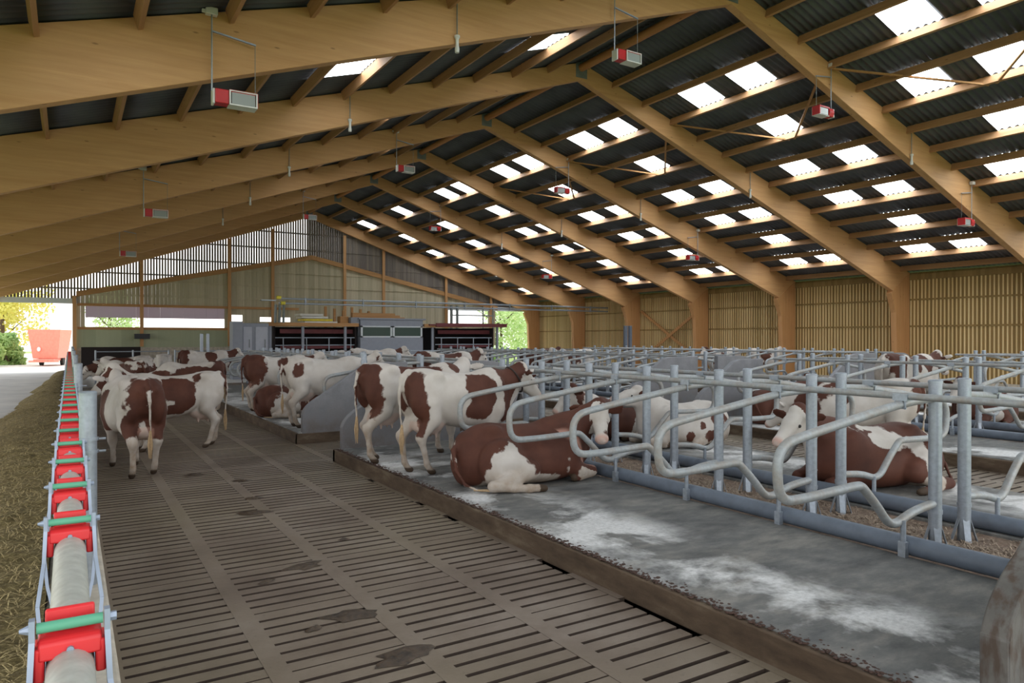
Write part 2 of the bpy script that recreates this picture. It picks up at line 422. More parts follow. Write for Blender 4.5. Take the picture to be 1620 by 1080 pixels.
WIN = [(.72, 7.75, 2.52, 3.7), (8.0, 8.75, 2.95, 3.33), (9.7, 10.55, 2.95, 3.22), (11.0, 11.5, 2.95, 3.22), (22.3, 25.6, 2.87, 3.9)]
for x in xs:
    if x > 26.0: break
    spans = [(1.45, zl(x))]
    for (p, q, z0, z1) in WIN:
        if x + .1 > p and x + .1 < q: spans = [(1.45, z0), (z1, zl(x))] if z0 > 1.5 else spans
    for z0, z1 in spans: b.span((x, GY - .01, z0), (x + .195, GY + .03, z1))
for z in (4.3, 5.1, 5.95):
    hw = (6.95 - z) / .214 - .2; b.span((12.8 - min(hw, 12.3), GY - .06, z - .05), (12.8 + min(hw, 12.8), GY - .01, z + .05))
tag(b.build('wall_back_boarding', M['closed_board'], smooth=0), kind='structure')
b = MB(); b.span((.3, GY - .05, 1.42), (7.9, GY - .012, 2.46)); tag(b.build('wall_back_panel', M['green_panel'], smooth=0), kind='structure')
b = MB(); b.span((.2, GY - .08, -.2), (DR[0], GY + .1, 1.45)); tag(b.build('wall_back_plinth', M['old_concrete'], smooth=0), kind='structure')
b = MB()                                                                # rails, door heads and posts of the gable
b.prism([(.3, zl(.3) - .12), (12.8, zl(12.8) - .12), (26.2, zl(26.2) - .12), (26.2, zl(26.2) + .16), (12.8, zl(12.8) + .16), (.3, zl(.3) + .16)], 'y', GY - .16, GY - .02)
tag(b.build('trim_back_rafter', M['plank'], smooth=0), kind='structure')
b = MB(); b.span((XW, GY - .12, 3.78), (.35, GY, 4.06)); b.span((DR[0], GY - .12, 3.92), (XE, GY, 4.2)); b.span((22.2, GY - .1, 3.9), (DR[0], GY, 4.0)); tag(b.build('trim_door_head', M['frame_white'], smooth=0), kind='structure')
b = MB(); b.span((.35, GY - .1, 3.68), (8.0, GY - .01, 3.82)); b.span((.35, GY - .1, 2.42), (8.0, GY - .01, 2.56)); b.span((8.0, GY-.1, 3.68), (12.0, GY-.01, 3.82)); tag(b.build('trim_window_rail', M['plank'], smooth=0), kind='structure')
b = MB()
for (p, q, z0, z1) in WIN[:1]:
    x = p
    while x < q:
        b.span((x, GY + .01, z0 + .55), (min(x + .597, q), GY + .03, z1)); x += .6
tag(b.build('window_1', M['curtain_mesh'], smooth=0), kind='structure')
GP = [(.22, 4.2), (3.38, 0), (7.94, 0), (10.41, 0), (14.87, 0), (17.49, 0), (22.05, 0), (25.62, 0)]
for i, (x, zt) in enumerate(GP):
    b = MB(); b.span((x - .09, GY - .24, 1.5 if i else 0), (x + .09, GY - .165, zt or roof(x) - .75)); o = b.build('gable_post', M['timber_upright'], smooth=0, bevel=.006)
    tag(o, 'timber gable post beside the left doorway' if i == 0 else f'{nth(i)} tall timber gable post right of the left doorway', 'post', 'posts of the far gable')

# ---------------------------------------------------------------- roof
SK = {}                                                                  # rooflights: bay -> (purlin gap, y)
bays = ['YZ', 'ZA', 'AB', 'BC', 'CD', 'DE', 'EF', 'FG']
PS = 1.175
RIGHT_SKY = []
for bn in bays:
    y0 = FY[bn[0]]
    for r, k in enumerate((2, 4, 6, 8, 10, 12)):
        for dy in ((1.9, 3.75) if r in (0, 2, 3, 5) else (2.85,)):
            if bn == 'EF' or bn == 'FG': 
                if dy == 1.9: continue
            yy = y0 + dy + .04 * r
            if bn == 'ZA': yy = y0 + ({1.9: 1.35, 3.75: 3.15, 2.85: 2.2}[dy] if r != 1 else 2.2) + (1.05 if r > 2 else 0)
            RIGHT_SKY.append((bn, k, yy))
        if bn == 'ZA' and r == 1: RIGHT_SKY.append((bn, k, y0 + 4.0))
LEFT_SKY = [('AB', 2, 14.2), ('AB', 6, 14.5), ('BC', 4, 19.0), ('BC', 6, 18.0), ('CD', 2, 24.6), ('CD', 4, 25.2), ('DE', 2, 30), ('ZA', 2, 8.6), ('ZA', 4, 7.8), ('ZA', 6, 8.6), ('ZA', 8, 7.7), ('ZA', 10, 8.6), ('YZ', 4, 3), ('YZ', 8, 3), ('YZ', 12, 3)]
CW = .177
def corr_sheet(b, sgn, s0, s1, y0, y1, dz=0.0):
    """A corrugated sheet between distances s0..s1 (across) from the ridge, waves running down the slope."""
    n = max(2, int((y1 - y0) / (CW / 8)))
    ys = [y0 + (y1 - y0) * i / n for i in range(n + 1)]
    vs = []
    for s in (s0, s1):
        for y in ys:
            x = XR + sgn * s
            vs.append((x, y, roof(x) + .026 * math.sin(2*math.pi*y/CW) + dz))
    b.add(vs, [(i, i + 1, n + 2 + i, n + 1 + i) for i in range(n)])
YB0, YB1 = -2.2, GY + .1
SW = 5.5 * CW
for sgn, name, skies in ((1, 'ceiling_right', RIGHT_SKY), (-1, 'ceiling_left', LEFT_SKY)):
    b = MB()
    for k in range(15):
        s0, s1 = k * PS, min((k + 1) * PS + .03, 17.6)
        cuts = sorted((round(y / CW) * CW - SW/2, round(y / CW) * CW + SW/2) for bn, kk, y in skies if kk == k)
        y = YB0
        for a, c in cuts:
            if a > y: corr_sheet(b, sgn, s0, s1, y, a)
            corr_sheet(b, sgn, s0, s0 + .075, a, c)
            y = c
        corr_sheet(b, sgn, s0, s1, y, YB1)
    o = b.build(name, M['fibre_cement']); tag(o, kind='structure')
    sd = o.modifiers.new('thickness', 'SOLIDIFY'); sd.thickness = .008; sd.offset = 1
    cnt = {}
    for bn, k, y in sorted(skies, key=lambda q: (q[0], q[1], q[2])):
        yc = round(y / CW) * CW
        b = MB(); corr_sheet(b, sgn, k * PS + .065, (k + 1) * PS + .03, yc - SW/2, yc + SW/2, .004)
        o = b.build('roof_light', M['translucent_sheet'])
        cnt[(bn, k)] = cnt.get((bn, k), 0) + 1
        which = {1: 'nearer', 2: 'farther'}[cnt[(bn, k)]] if sum(1 for q in skies if q[:2] == (bn, k)) > 1 else 'single'
        bi = {'YZ': 'overhead bay', 'ZA': 'nearest bay', 'AB': 'second bay', 'BC': 'third bay', 'CD': 'fourth bay', 'DE': 'fifth bay', 'EF': 'sixth bay', 'FG': 'bay before the gable'}[bn]
        tag(o, f'bright {which} roof light of {nth(k // 2)} row below ridge, {bi}, {"right" if sgn > 0 else "left"} slope', 'roof light', 'translucent roof lights')
# ridge caps closing the gap
b = MB(); b.prism([(XR - .3, roof(XR - .3) + .05), (XR, ZR + .06), (XR + .3, roof(XR + .3) + .05), (XR + .3, roof(XR + .3) + .08), (XR, ZR + .1), (XR - .3, roof(XR - .3) + .08)], 'y', YB0, YB1)
tag(b.build('ceiling_ridge_cap', M['fibre_cement'], smooth=0), kind='structure')

# purlins: one timber per bay and row
FT = .2                                                                  # frame thickness
bayname = {'YZ': 'overhead bay', 'ZA': 'nearest bay', 'AB': 'second bay', 'BC': 'third bay', 'CD': 'fourth bay', 'DE': 'fifth bay', 'EF': 'sixth bay', 'FG': 'bay before the gable'}
for sgn in (1, -1):
    for bn in bays[1:]:
        y0, y1 = FY[bn[0]] + FT/2, FY[bn[1]] - FT/2
        for k in range(1, 15):
            x = XR + sgn * k * PS
            z = roof(x) - .012
            vis = any(in_view(x, y0 + (y1 - y0) * q / 6, z - .1, 10) for q in range(7))
            if sgn < 0 and bn not in ('AB', 'BC', 'CD', 'ZA') and k > 5: vis = False
            if not vis: continue
            b = MB(); ang = math.atan(SL) * sgn
            R = Matrix.Rotation(ang, 3, 'Y')
            b.box((x, (y0 + y1)/2, z - .115), (.066, y1 - y0, .2), R)
            o = b.build('roof_purlin', M['purlin_timber'], smooth=0)
            tag(o, f'{nth(k)} timber purlin below the ridge, {bayname[bn]}, {"right" if sgn > 0 else "left"} roof slope', 'purlin', 'timber purlins')
for bn in bays[1:]:
    y0, y1 = FY[bn[0]] + FT/2, FY[bn[1]] - FT/2
    if not any(in_view(XR, y0 + (y1-y0)*q/6, ZR - .3) for q in range(7)): continue
    b = MB(); b.tube([(XR, y0, ZR - .21), (XR, y1, ZR - .21)], .11, 14); o = b.build('ridge_pole', M['pole_timber'])
    tag(o, f'round timber ridge pole running through the {bayname[bn]}', 'pole', 'round ridge poles')

# glulam portal frames
def depth(x): return .50 + .042 * abs(x - XR)
for k in 'ZABCDEFG':
    y = FY[k]; root = empty('timber_frame', (0, y, 0))
    nm = {'Z': 'nearest timber frame, only its right leg and rafter beside the view', 'A': 'nearest fully visible timber portal frame across the barn', 'G': 'farthest timber portal frame, against the gable'}.get(k) or f'{nth("ABCDEFG".index(k) + 1)} timber portal frame counted from the front'
    tag(root, nm, 'timber frame', 'glulam portal frames')
    for sgn, nme in ((1, 'rafter'), (-1, 'rafter')):
        xe = XR + sgn * 17.1
        top = [(XR, ZR - .05), (xe, roof(xe) - .05)]
        n = 10
        low = [(XR + sgn * 17.1 * i / n, roof(XR + sgn * 17.1 * i / n) - .05 - depth(XR + sgn * 17.1 * i / n)) for i in range(n, -1, -1)]
        b = MB(); b.prism(top + low, 'y', -FT/2, FT/2)
        b.build(nme, M['glulam'], root, bevel=.01, smooth=0)
        kx = XR + sgn * 16.0
        b = MB(); b.prism([(xe, roof(xe) - .06), (kx - sgn*.25, roof(kx) - .1 - depth(kx)), (kx + sgn*.1, 3.0), (kx + sgn*.22, 0.1), (xe, 0.1)], 'y', -FT/2 - .015, FT/2 + .015)
        b.build('column', M['timber_upright'], root, bevel=.01, smooth=0)
    for dy in (-FT/2 - .006, FT/2 + .006):
        b = MB(); b.prism([(XR - .2, ZR - .5), (XR + .2, ZR - .5), (XR + .2, ZR - .1), (XR, ZR - .03), (XR - .2, ZR - .1)], 'y', dy - .005, dy + .005)
        b.build('apex_plate', M['plate_grey'], root, smooth=0, label='grey steel apex plate')

# diagonal wind braces in the roof
for bn in ('AB', 'BC', 'ZA', 'CD'):
    y0, y1 = FY[bn[0]], FY[bn[1]]
    for sx, (ka, kb) in enumerate(((3, 5), (5, 3))):
        ya, yb = (y0 + .16, (y0 + y1)/2 - .08) if sx == 0 else ((y0 + y1)/2 + .08, y1 - .16)
        xa, xb = XR + ka * PS + .06, XR + kb * PS + .06
        b = MB(); b.bar((xa, ya, roof(xa) - .20), (xb, yb, roof(xb) - .20), .06, .04)
        o = b.build('wind_brace', M['plank'], smooth=0)
        tag(o, f'thin diagonal wind brace in the {"near" if sx == 0 else "far"} half of the {bayname[bn]}', 'brace', 'diagonal roof braces')
# crossed braces against the long side wall
ya, yb = FY['D'] + .3, FY['E'] - .3
for i, (p, q) in enumerate((((ya, .6), (yb, 3.6)), ((ya, 3.6), (yb, .6)))):
    b = MB(); b.bar((XE - .12 - .07*i, p[0], p[1]), (XE - .12 - .07*i, q[0], q[1]), .06, .16, (0, 0, 1)); o = b.build('wall_brace', M['plank'], smooth=0)
    tag(o, f'diagonal plank brace on the slatted side wall, {"rising away from" if i == 0 else "falling away from"} the viewer', 'brace', 'crossed wall braces')

# ---------------------------------------------------------------- cubicle fittings
PX0 = 2.66                                                               # post line from the kerb
def arc(pts, r=.12, n=5):
    """Round the corners of a polyline."""
    P_ = [Vector(p) for p in pts]; out = [P_[0]]
    for a, b_, c in zip(P_, P_[1:], P_[2:]):
        u, v = (a - b_), (c - b_); d = min(r, u.length*.48, v.length*.48); p, q = b_ + u.normalized()*d, b_ + v.normalized()*d
        for i in range(n + 1):
            t = i / n; out.append(p*(1-t)**2 + b_*2*t*(1-t) + q*t**2)
    return out + [P_[-1]]
def make_post():
    r = empty('stall_post')
    b = MB(); b.tube([(0, 0, 0), (0, 0, 1.42)], .052, 18); b.build('tube', M['galvanised'], r)
    b = MB(); b.lathe([(0, 1.435), (.045, 1.43), (.056, 1.42), (.056, 1.40), (.0525, 1.40)], (0, 0, 0), 18); b.build('cap', M['galvanised'], r)
    b = MB(); b.lathe([(.053, .30), (.057, .30), (.057, .335), (.053, .335)], (0, 0, 0), 18); b.build('band', M['galvanised'], r)
    for i in range(4):
        a = math.pi/4 + i * math.pi/2
        b = MB(); b.bar((.045*math.cos(a), .045*math.sin(a), .19), (.10*math.cos(a), .10*math.sin(a), .0), .05, .006, (math.cos(a), math.sin(a), .5)); b.build('foot_flange', M['galvanised'], r)
    return r
LOOP = [(0, .36), (-.36, .33), (-.66, .24), (-.86, .45), (-1.06, .62), (-1.14, .625), (-1.72, .605), (-2.03, .61), (-2.06, 1.0), (-1.62, 1.07), (-.5, 1.225), (0, 1.25)]
def make_divider(sx):
    r = empty('stall_divider')
    pts = [(sx*x, 0, z) for x, z in LOOP]
    sm = arc([pts[0], pts[1]], .1) [:1] + arc(pts, .22, 6)[1:]
    b = MB(); b.tube(sm, .035, 12); b.build('bent_tube', M['galvanised_worn'], r)
    b = MB(); b.tube([(-.535*sx, -.03, .29), (-.535*sx, -.03, .07)], .021, 10); b.build('support_leg', M['galvanised'], r)
    b = MB(); b.bar((-.535*sx, -.03, .12), (-.535*sx, -.03, -.02), .05, .06, (0, 1, 0)); b.build('leg_shoe', M['galvanised'], r)
    b = MB(); b.box((-.50*sx, 0, 1.275), (.075, .12, .055)); b.tube([(-.53*sx, -.04, 1.25), (-.53*sx, -.04, 1.18)], .008, 6); b.tube([(-.53*sx, .04, 1.25), (-.53*sx, .04, 1.18)], .008, 6); b.tube([(-.53*sx, -.05, 1.19), (-.53*sx, .05, 1.19)], .008, 6)
    b.build('rail_clamp', M['galvanised'], r, smooth=30)
    return r
post0, div_l, div_r = make_post(), make_divider(1), make_divider(-1)
used = set()
def place(proto, loc, label, cat, group):
    if proto.name in used: o = copy_tree(proto)
    else: o = proto; used.add(proto.name)
    o.location = loc; tag(o, label, cat, group); return o
SP = 1.18
row_names = [['front row', 'second row'], ['third row', 'fourth row'], ['fifth row', 'sixth row']]
for i, (a, c) in enumerate(PLAT):
    for side in (0, 1):
        px = a + PX0 if side == 0 else c - PX0 + .12
        if side == 1: px = a + PX0 + .48
        sx = 1 if side == 0 else -1
        for j, (y0, y1) in enumerate(SEG):
            first = {0: 2.03 + SP, 1: 13.55}[j]
            ys = []
            y = first
            while y < y1 - .15: ys.append(y); y += SP
            rn = row_names[i][side]; blk = 'near block' if j == 0 else 'far block'
            grp = f'{rn} of cubicles, {blk}'
            nvis = 0
            for y in ys:
                if not (in_view(px, y, 1.5, 0) or in_view(px - 2*sx, y, 1.2, 0)): continue
                nvis += 1
                place(post0, (px, y, PZ - .03), f'{nth(nvis)} upright galvanised post from the front, {rn} of cubicles, {blk}', 'post', 'posts: ' + grp)
                if i == 2 and j == 1 and side == 1: continue
                place(div_l if sx > 0 else div_r, (px, y, PZ), f'{nth(nvis)} bent tube stall divider from the front, {rn} of cubicles, {blk}', 'stall divider', 'dividers: ' + grp)
            ya, yb = ys[0] - (1.3 if j == 0 else .3), ys[-1] + .3
            if i == 0 and j == 0: ya = 1.5
            b = MB(); b.tube([(px - .5*sx, ya, PZ + 1.255 + .03), (px - .5*sx, yb, PZ + 1.255 + .03)], .028, 12)
            if any(in_view(px, ya + (yb-ya)*q/8, 1.45, 0) for q in range(9)):
                tag(b.build('neck_rail', M['galvanised_worn']), f'long horizontal neck rail over the {rn} of cubicles, {blk}', 'rail', 'neck rails')
                yp = ya if j else 1.72
                b = MB(); b.tube([(px - .44*sx, yp, PZ + .075), (px - .44*sx, yb + .3, PZ + .075)], .078, 16)
                tag(b.build('brisket_pipe', M['pvc_blue_grey']), f'blue-grey plastic brisket pipe on the bed of the {rn} of cubicles, {blk}', 'pipe', 'brisket pipes')

# chopped straw strewn between the two rows of posts
b = MB()
for i in range(7000):
    y = 1.7 + 9.3 * RNG.random()**1.4 ; x = RNG.gauss(6.43, .27)
    if not 5.72 < x < 7.1: continue
    a = RNG.uniform(0, 3.14); L = RNG.uniform(.04, .15); w = RNG.uniform(.002, .0055)
    d = Vector((math.cos(a), math.sin(a), 0)); p = Vector((x, y, .172)); q = p + d*L + Vector((0, 0, RNG.uniform(0, .02))); s = Vector((-d.y, d.x, 0)) * w; m_ = (p + q)/2 + Vector((0, 0, .014))
    b.add([p - s, p + s, m_ + s, m_ - s, q + s, q - s], [(0, 1, 2, 3), (3, 2, 4, 5)])
tag(b.build('bedding_straw', M['bedding'], smooth=0), 'chopped straw strewn between the two post rows of the front cubicles', 'straw', kind='stuff')

# crumbs of muck along the edge of the front kerb
b = MB(); q = random.Random(4)
for i in range(1700):
    y = q.uniform(1.75, 11.0); x = 3.56 + abs(q.gauss(0, .06)); r = q.uniform(.004, .012) * (1 if x < 3.66 else .7)
    b.ball((x, y, PZ - .004 + r*.3), r, 5, (1 + q.random(), 1 + q.random(), .6))
tag(b.build('muck_crumbs', M['muck'], smooth=180), 'dark crumbs of muck along the edge of the front kerb', 'muck', kind='stuff')

# end panels with a swept shoulder
def stall_screen(x0, sx, y, label, w=2.15):
    pr = [(0, -.12 - PZ), (0, .34)]
    for i in range(9):
        t = i / 8; pr.append((.0 + .02*t + .32*t**1.6, .34 + .33*t + .06*t*(1-t)))
    pr += [(1.16, 1.22), (1.4, 1.27), (w, 1.28), (w, -.12 - PZ)]
    b = MB(); b.prism([(x0 + sx*p, PZ + z) for p, z in pr], 'y', y - .065, y + .065)
    o = b.build('stall_screen', M['panel_concrete'], bevel=.012, smooth=30)
    tag(o, label, 'panel', 'swept concrete stall screens'); return o
stall_screen(3.70, 1, 1.64, 'swept concrete stall screen cut by the lower right picture corner').data.materials[0] = M['panel_stained']
stall_screen(3.66, 1, 11.02, 'swept concrete stall screen behind the two standing cows, nearer of the pair by the crossover', 2.1)
stall_screen(3.66, 1, 13.28, 'swept grey stall screen half hiding the white cow, farther of the pair by the crossover', 2.1)
stall_screen(11.55, 1, 11.02, 'swept stall screen on near block of the middle platform, passage side'); stall_screen(11.55, 1, 13.28, 'swept stall screen on far block of the middle platform, left half', 2.4)
stall_screen(17.1, -1, 13.28, 'swept stall screen on far block of the middle platform, right half', 2.4)
stall_screen(19.5, 1, 13.28, 'swept stall screen on far block of the platform by the side wall', 2.5); stall_screen(25.0, -1, 13.28, 'swept stall screen nearest the slatted side wall', 2.5)
stall_screen(9.1, -1, 13.28, 'swept stall screen on far block of the front platform, right half', 2.2)

for (x, y, lab) in ((4.92, 13.42, 'steel post at the rear edge of the grey stall screen by the white cow'),):
    b = MB(); b.tube([(x, y, 0), (x, y, 1.66)], .055, 14); o = b.build('steel_post', M['galvanised']); tag(o, lab, 'post')
    b = MB(); b.lathe([(.058, 1.46), (.066, 1.46), (.066, 1.52), (.058, 1.52)], (x, y, 0), 14); b.build('collar', M['galvanised'], o)

# ---------------------------------------------------------------- feed fence
b = MB(); b.tube([(0, -.6, 1.25), (0, 39.5, 1.25)], .045, 20); fr = b.build('feed_fence', M['rail_white']); tag(fr, 'long pale top rail of the feed fence with its bars, along the feed heap', 'fence')
b = MB(); b.tube([(0.0, -.6, .52), (0.0, 39.5, .52)], .032, 12); b.build('lower_rail', M['galvanised'], fr)
LY = [.95, 1.80, 2.80] + [3.47 + .69 * i for i in range(50)]
LY = [y for y in LY if y < 37.5]
for y in LY:
    for dy in (-.22, .22):
        if y > 16: continue
        b = MB(); b.tube([(0.02, y + dy, .52), (0.02, y + dy, 1.22)], .017, 8); b.build('upright_bar', M['galvanised'], fr)
def make_lock():
    r = empty('headlock')
    b = MB()
    b.prism([(-.040, 1.278), (.040, 1.278), (.036, 1.312), (.024, 1.322), (-.024, 1.322), (-.036, 1.312)], 'x', -.058, .058)
    for s in (-1, 1): b.prism([(-.040, 1.235), (.040, 1.235), (.036, 1.305), (-.036, 1.305)], 'x', .046*s, .066*s)
    b.prism([(.010, 1.318), (.036, 1.316), (.031, 1.368), (.017, 1.368)], 'x', -.046, .046)
    b.build('red_block', M['lock_red'], r, bevel=.005, smooth=30)
    b = MB(); b.tube([(-.060, -.022, 1.345), (.060, -.022, 1.345)], .0115, 12); b.build('green_roller', M['lock_green'], r)
    for s in (-1, 1):
        x = .068 * s
        b = MB()
        pts = [(x, -.022, 1.365), (x, -.024, 1.32), (x + .004*s, -.05, 1.22), (x + .020*s, -.11, 1.10), (x + .008*s, -.16, .98), (x - .02*s, -.21, .86), (x - .03*s, -.24, .54)]
        for p, q in zip(pts, pts[1:]): b.bar(p, q, .028, .011, (1, 0, 0))
        for p in pts[1:-1]: b.tube([(p[0]-.0035, p[1], p[2]), (p[0]+.0035, p[1], p[2])], .012, 8)
        b.build('side_arm', M['zinc_bright'], r, smooth=30)
    b = MB(); b.tube([(-.090, -.022, 1.345), (-.071, -.022, 1.345)], [.004, .012], 8); b.build('bolt', M['zinc_bright'], r)
    b = MB(); b.tube([(.071, -.022, 1.345), (.086, -.022, 1.345)], .010, 6); b.build('bolt_nut', M['zinc_bright'], r)
    b = MB(); b.tube([(.0, -.044, 1.296), (0, -.036, 1.296)], .007, 8); b.build('rivet', M['zinc_bright'], r)
    return r
lk = make_lock()
vis = [y for y in LY if in_view(0, y, 1.35, 20)]
for i, y in enumerate(vis):
    place(lk, (0, y, 0), ('nearest red and green headlock on the feed fence rail' if i == 0 else f'red and green headlock on the feed fence, {nth(i + 1)} from the front'), 'headlock', 'headlocks along the feed fence')
for i, (y, h) in enumerate(((5.35, 1.6), (11.4, 1.6), (17.5, 1.6), (23.5, 1.6), (29.6, 1.6), (35.6, 1.6))):
    r = empty('fence_post', (.10, y, 0)); tag(r, ('near ' if i == 0 else '') + f'galvanised round feed fence post, {nth(i+1)} from the front', 'post', 'feed fence posts')
    b = MB(); b.tube([(0, 0, .36), (0, 0, h)], .051, 20); b.build('tube', M['galvanised'], r)
    b = MB(); b.lathe([(0, h + .012), (.044, h + .01), (.053, h), (.0515, h - .02)], (0, 0, 0), 20); b.build('cap', M['galvanised'], r)
    for z in (1.30, 1.22):
        b = MB(); b.lathe([(.051, z - .01), (.061, z - .01), (.061, z + .01), (.051, z + .01)], (0, 0, 0), 20); b.tube([(.06, -.02, z), (.10, -.02, z)], .008, 6); b.tube([(-.06, .02, z), (-.11, .02, z)], .008, 6)
        b.build('clamp_ring', M['galvanised'], r)

# heap of feed and the loose stalks on it
def heap_z(x, y):
    e = -1.75 + .030 * y + .08 * math.sin(y * 1.3) + .05 * math.sin(y * 3.1)          # left edge
    t = (x - e) / (-.14 - e)
    if t <= 0 or t >= 1.02: return .195
    t = min(t, 1)
    return .2 + .30 * (math.sin(math.pi * min(1, t * .62 + .02)) ** .8) + .05 * mnoise.noise(Vector((x*3, y*3, 0))) * min(1, t*5) + .025 * mnoise.noise(Vector((x*11, y*11, 3))) * min(1, t*5)
b = MB(); nx, y, ys = 26, -1.0, []
while y < 38: ys.append(y); y += .05 if y < 12 else .18
vs = [(x, y, heap_z(x, y)) for y in ys for x in [-1.95 + 1.83 * i / nx for i in range(nx + 1)]]
b.add(vs, [(r*(nx+1) + i, r*(nx+1) + i + 1, (r+1)*(nx+1) + i + 1, (r+1)*(nx+1) + i) for r in range(len(ys) - 1) for i in range(nx)])
hp = b.build('feed_heap', M['silage'], smooth=180); tag(hp, 'long brown-green heap of silage lying along the feed fence', 'feed', kind='stuff')
b = MB()
for i in range(15000):
    y = 1.2 + 20 * RNG.random() ** 2.2; x = RNG.uniform(-1.7, -.16); z = heap_z(x, y)
    if z < .21: continue
    a = RNG.uniform(0, 3.14); L = RNG.uniform(.04, .15); w = RNG.uniform(.0015, .0035); tz = RNG.uniform(-.012, .03)
    d = Vector((math.cos(a), math.sin(a), 0)); p = Vector((x, y, z + .006)); q = p + d*L + Vector((0, 0, tz)); s = Vector((-d.y, d.x, 0)) * w; m_ = (p + q)/2 + Vector((0, 0, .012))
    b.add([p - s, p + s, m_ + s, m_ - s, q + s, q - s], [(0, 1, 2, 3), (3, 2, 4, 5)])
b.build('loose_stalks', M['straw'], hp, smooth=0)['kind'] = 'stuff'

# dung pats on the slats
def pat(x, y, r, seed, lab):
    b = MB(); n = 14; rings = 4; vs = [(x, y, .018 + r*.05)]; q = random.Random(seed); rr = [1 + q.uniform(-.35, .35) for _ in range(n)]; el = q.uniform(1.2, 2.0); an = q.uniform(-.4, .4)
    for k in range(1, rings + 1):
        t = k / rings
        for i in range(n):
            a = 2*math.pi*i/n; px, py = r*el*t*rr[i]*math.cos(a), r*.8*t*rr[i]*math.sin(a)
            vs.append((x + px*math.cos(an) - py*math.sin(an), y + px*math.sin(an) + py*math.cos(an), max(.002, (1 - t*t) * (.018 + r*.05) * (1 + q.uniform(-.4, .3)))))
    fs = [(0, 1 + i, 1 + (i+1) % n) for i in range(n)] + [(1 + (k-1)*n + i, 1 + k*n + i, 1 + k*n + (i+1) % n, 1 + (k-1)*n + (i+1) % n) for k in range(1, rings) for i in range(n)]
    b.add(vs, fs); o = b.build('dung_pat', M['dung'], smooth=180); tag(o, lab, 'dung', 'dung pats on the slats')
for i, (x, y, r, lab) in enumerate(((1.74, 8.26, .13, 'long dark dung smear on the slats behind the lone cow'), (1.70, 6.10, .14, 'broad dung pat in the middle of the passage'), (1.33, 5.86, .05, 'small dung lump left of the broad pat'), (1.68, 4.85, .15, 'dung pat right of the centre band, before the broad pat'), (1.40, 4.75, .06, 'small dung pat near the centre band'), (1.75, 4.05, .15, 'dark crumbled dung nearest the viewer, middle of the passage'), (1.36, 3.80, .06, 'round dung lump nearest the feed fence side'), (2.25, 6.70, .06, 'small dung lump right of the broad pat'), (1.9, 9.0, .10, 'thin dung smear farther than the long dark smear'), (2.0, 10.2, .10, 'dung smear by the hind leg of the side-on cow'), (1.5, 11.0, .10, 'dung smear right of the lone cow hooves'), (1.95, 3.3, .12, 'flattened dung at the bottom of the view'))):
    pat(x, y, r * .8, i, lab)

# ---------------------------------------------------------------- hanging lamps and drop sensors
def make_lamp():
    r = empty('heat_lamp')                                               # origin at the bracket on the beam
    b = MB(); b.box((0, 0, .0), (.16, .10, .10)); b.box((-.10, .02, .0), (.05, .04, .05)); b.build('bracket_box', M['lamp_white'], r, bevel=.008)
    b = MB(); b.tube([(0, -.02, -.05), (0, -.02, -1.12)], .011, 8); b.build('drop_rod', M['galvanised'], r)
    b = MB(); b.bar((0, -.02, -.28), (.60, -.02, -.36), .03, .02); b.build('cross_arm', M['zinc_bright'], r)
    b = MB(); b.tube([(.59, -.02, -.36), (.59, -.02, -1.08)], .005, 6); b.build('cable', M['plate_grey'], r)
    b = MB(); b.prism([(-.11, -1.30), (.07, -1.30), (.10, -1.20), (.07, -1.10), (-.11, -1.10)], 'x', .03, .22); h = b.build('housing', M['lamp_red'], r, bevel=.012, smooth=0)
    b = MB(); b.span((.22, -.12, -1.125), (.60, .09, -1.09)); b.span((.585, -.12, -1.30), (.61, .09, -1.09)); b.build('hood', M['lamp_red'], h)
    b = MB(); b.span((.215, -.135, -1.312), (.60, -.115, -1.292)); b.span((.215, -.135, -1.115), (.60, -.115, -1.10)); b.span((.215, -.135, -1.312), (.235, -.115, -1.10)); b.span((.58, -.135, -1.312), (.60, -.115, -1.10)); b.span((.215, -.115, -1.312), (.60, .08, -1.30)); b.build('lens_frame', M['lamp_white'], h)
    b = MB(); b.span((.25, -.12, -1.285), (.57, .07, -1.125)); b.build('glass', M['lamp_glass'], h)
    b = MB(); b.span((.0, -.09, -1.31), (.032, .07, -1.10)); b.build('end_cap', M['lamp_white'], r, bevel=.006)
    return r
lp = make_lamp(); ri = {'A': 'nearest frame', 'C': 'third frame', 'E': 'fifth frame'}
for k in 'ACE':
    for x, wh, zt in ((1.72, 'low on the left slope', 6.58), (9.1, 'just left of the ridge', 8.72), (16.1, 'just right of the ridge', 8.72), (23.0, 'low on the right slope', 6.6)):
        o = place(lp, (x, FY[k] - .17, zt), f'red and white heat lamp hung from the {ri[k]}, {wh}', 'lamp', 'hanging heat lamps')
        if x > 12: o.rotation_euler = (0, 0, math.pi)
def make_drop():
    r = empty('drop_sensor')
    b = MB(); b.tube([(0, 0, 0), (0, 0, -.62)], .011, 8); b.build('rod', M['plate_grey'], r)
    b = MB(); b.lathe([(0, -.58), (.045, -.585), (.05, -.62), (.03, -.65), (.028, -.75), (.04, -.82), (.035, -.88), (0, -.885)], (0, 0, 0), 12); b.build('sensor_head', M['lamp_white'], r)
    return r
dp = make_drop()
for i, k in enumerate('ABCDE'):
    for x, wh in ((5.65, 'left'), (19.75, 'right')):
        place(dp, (x, FY[k] - .14, 7.72 if wh == 'left' else 7.62), f'slim white sensor on a rod under the {nth(i+1)} frame, {wh} slope', 'sensor', 'hanging rod sensors')

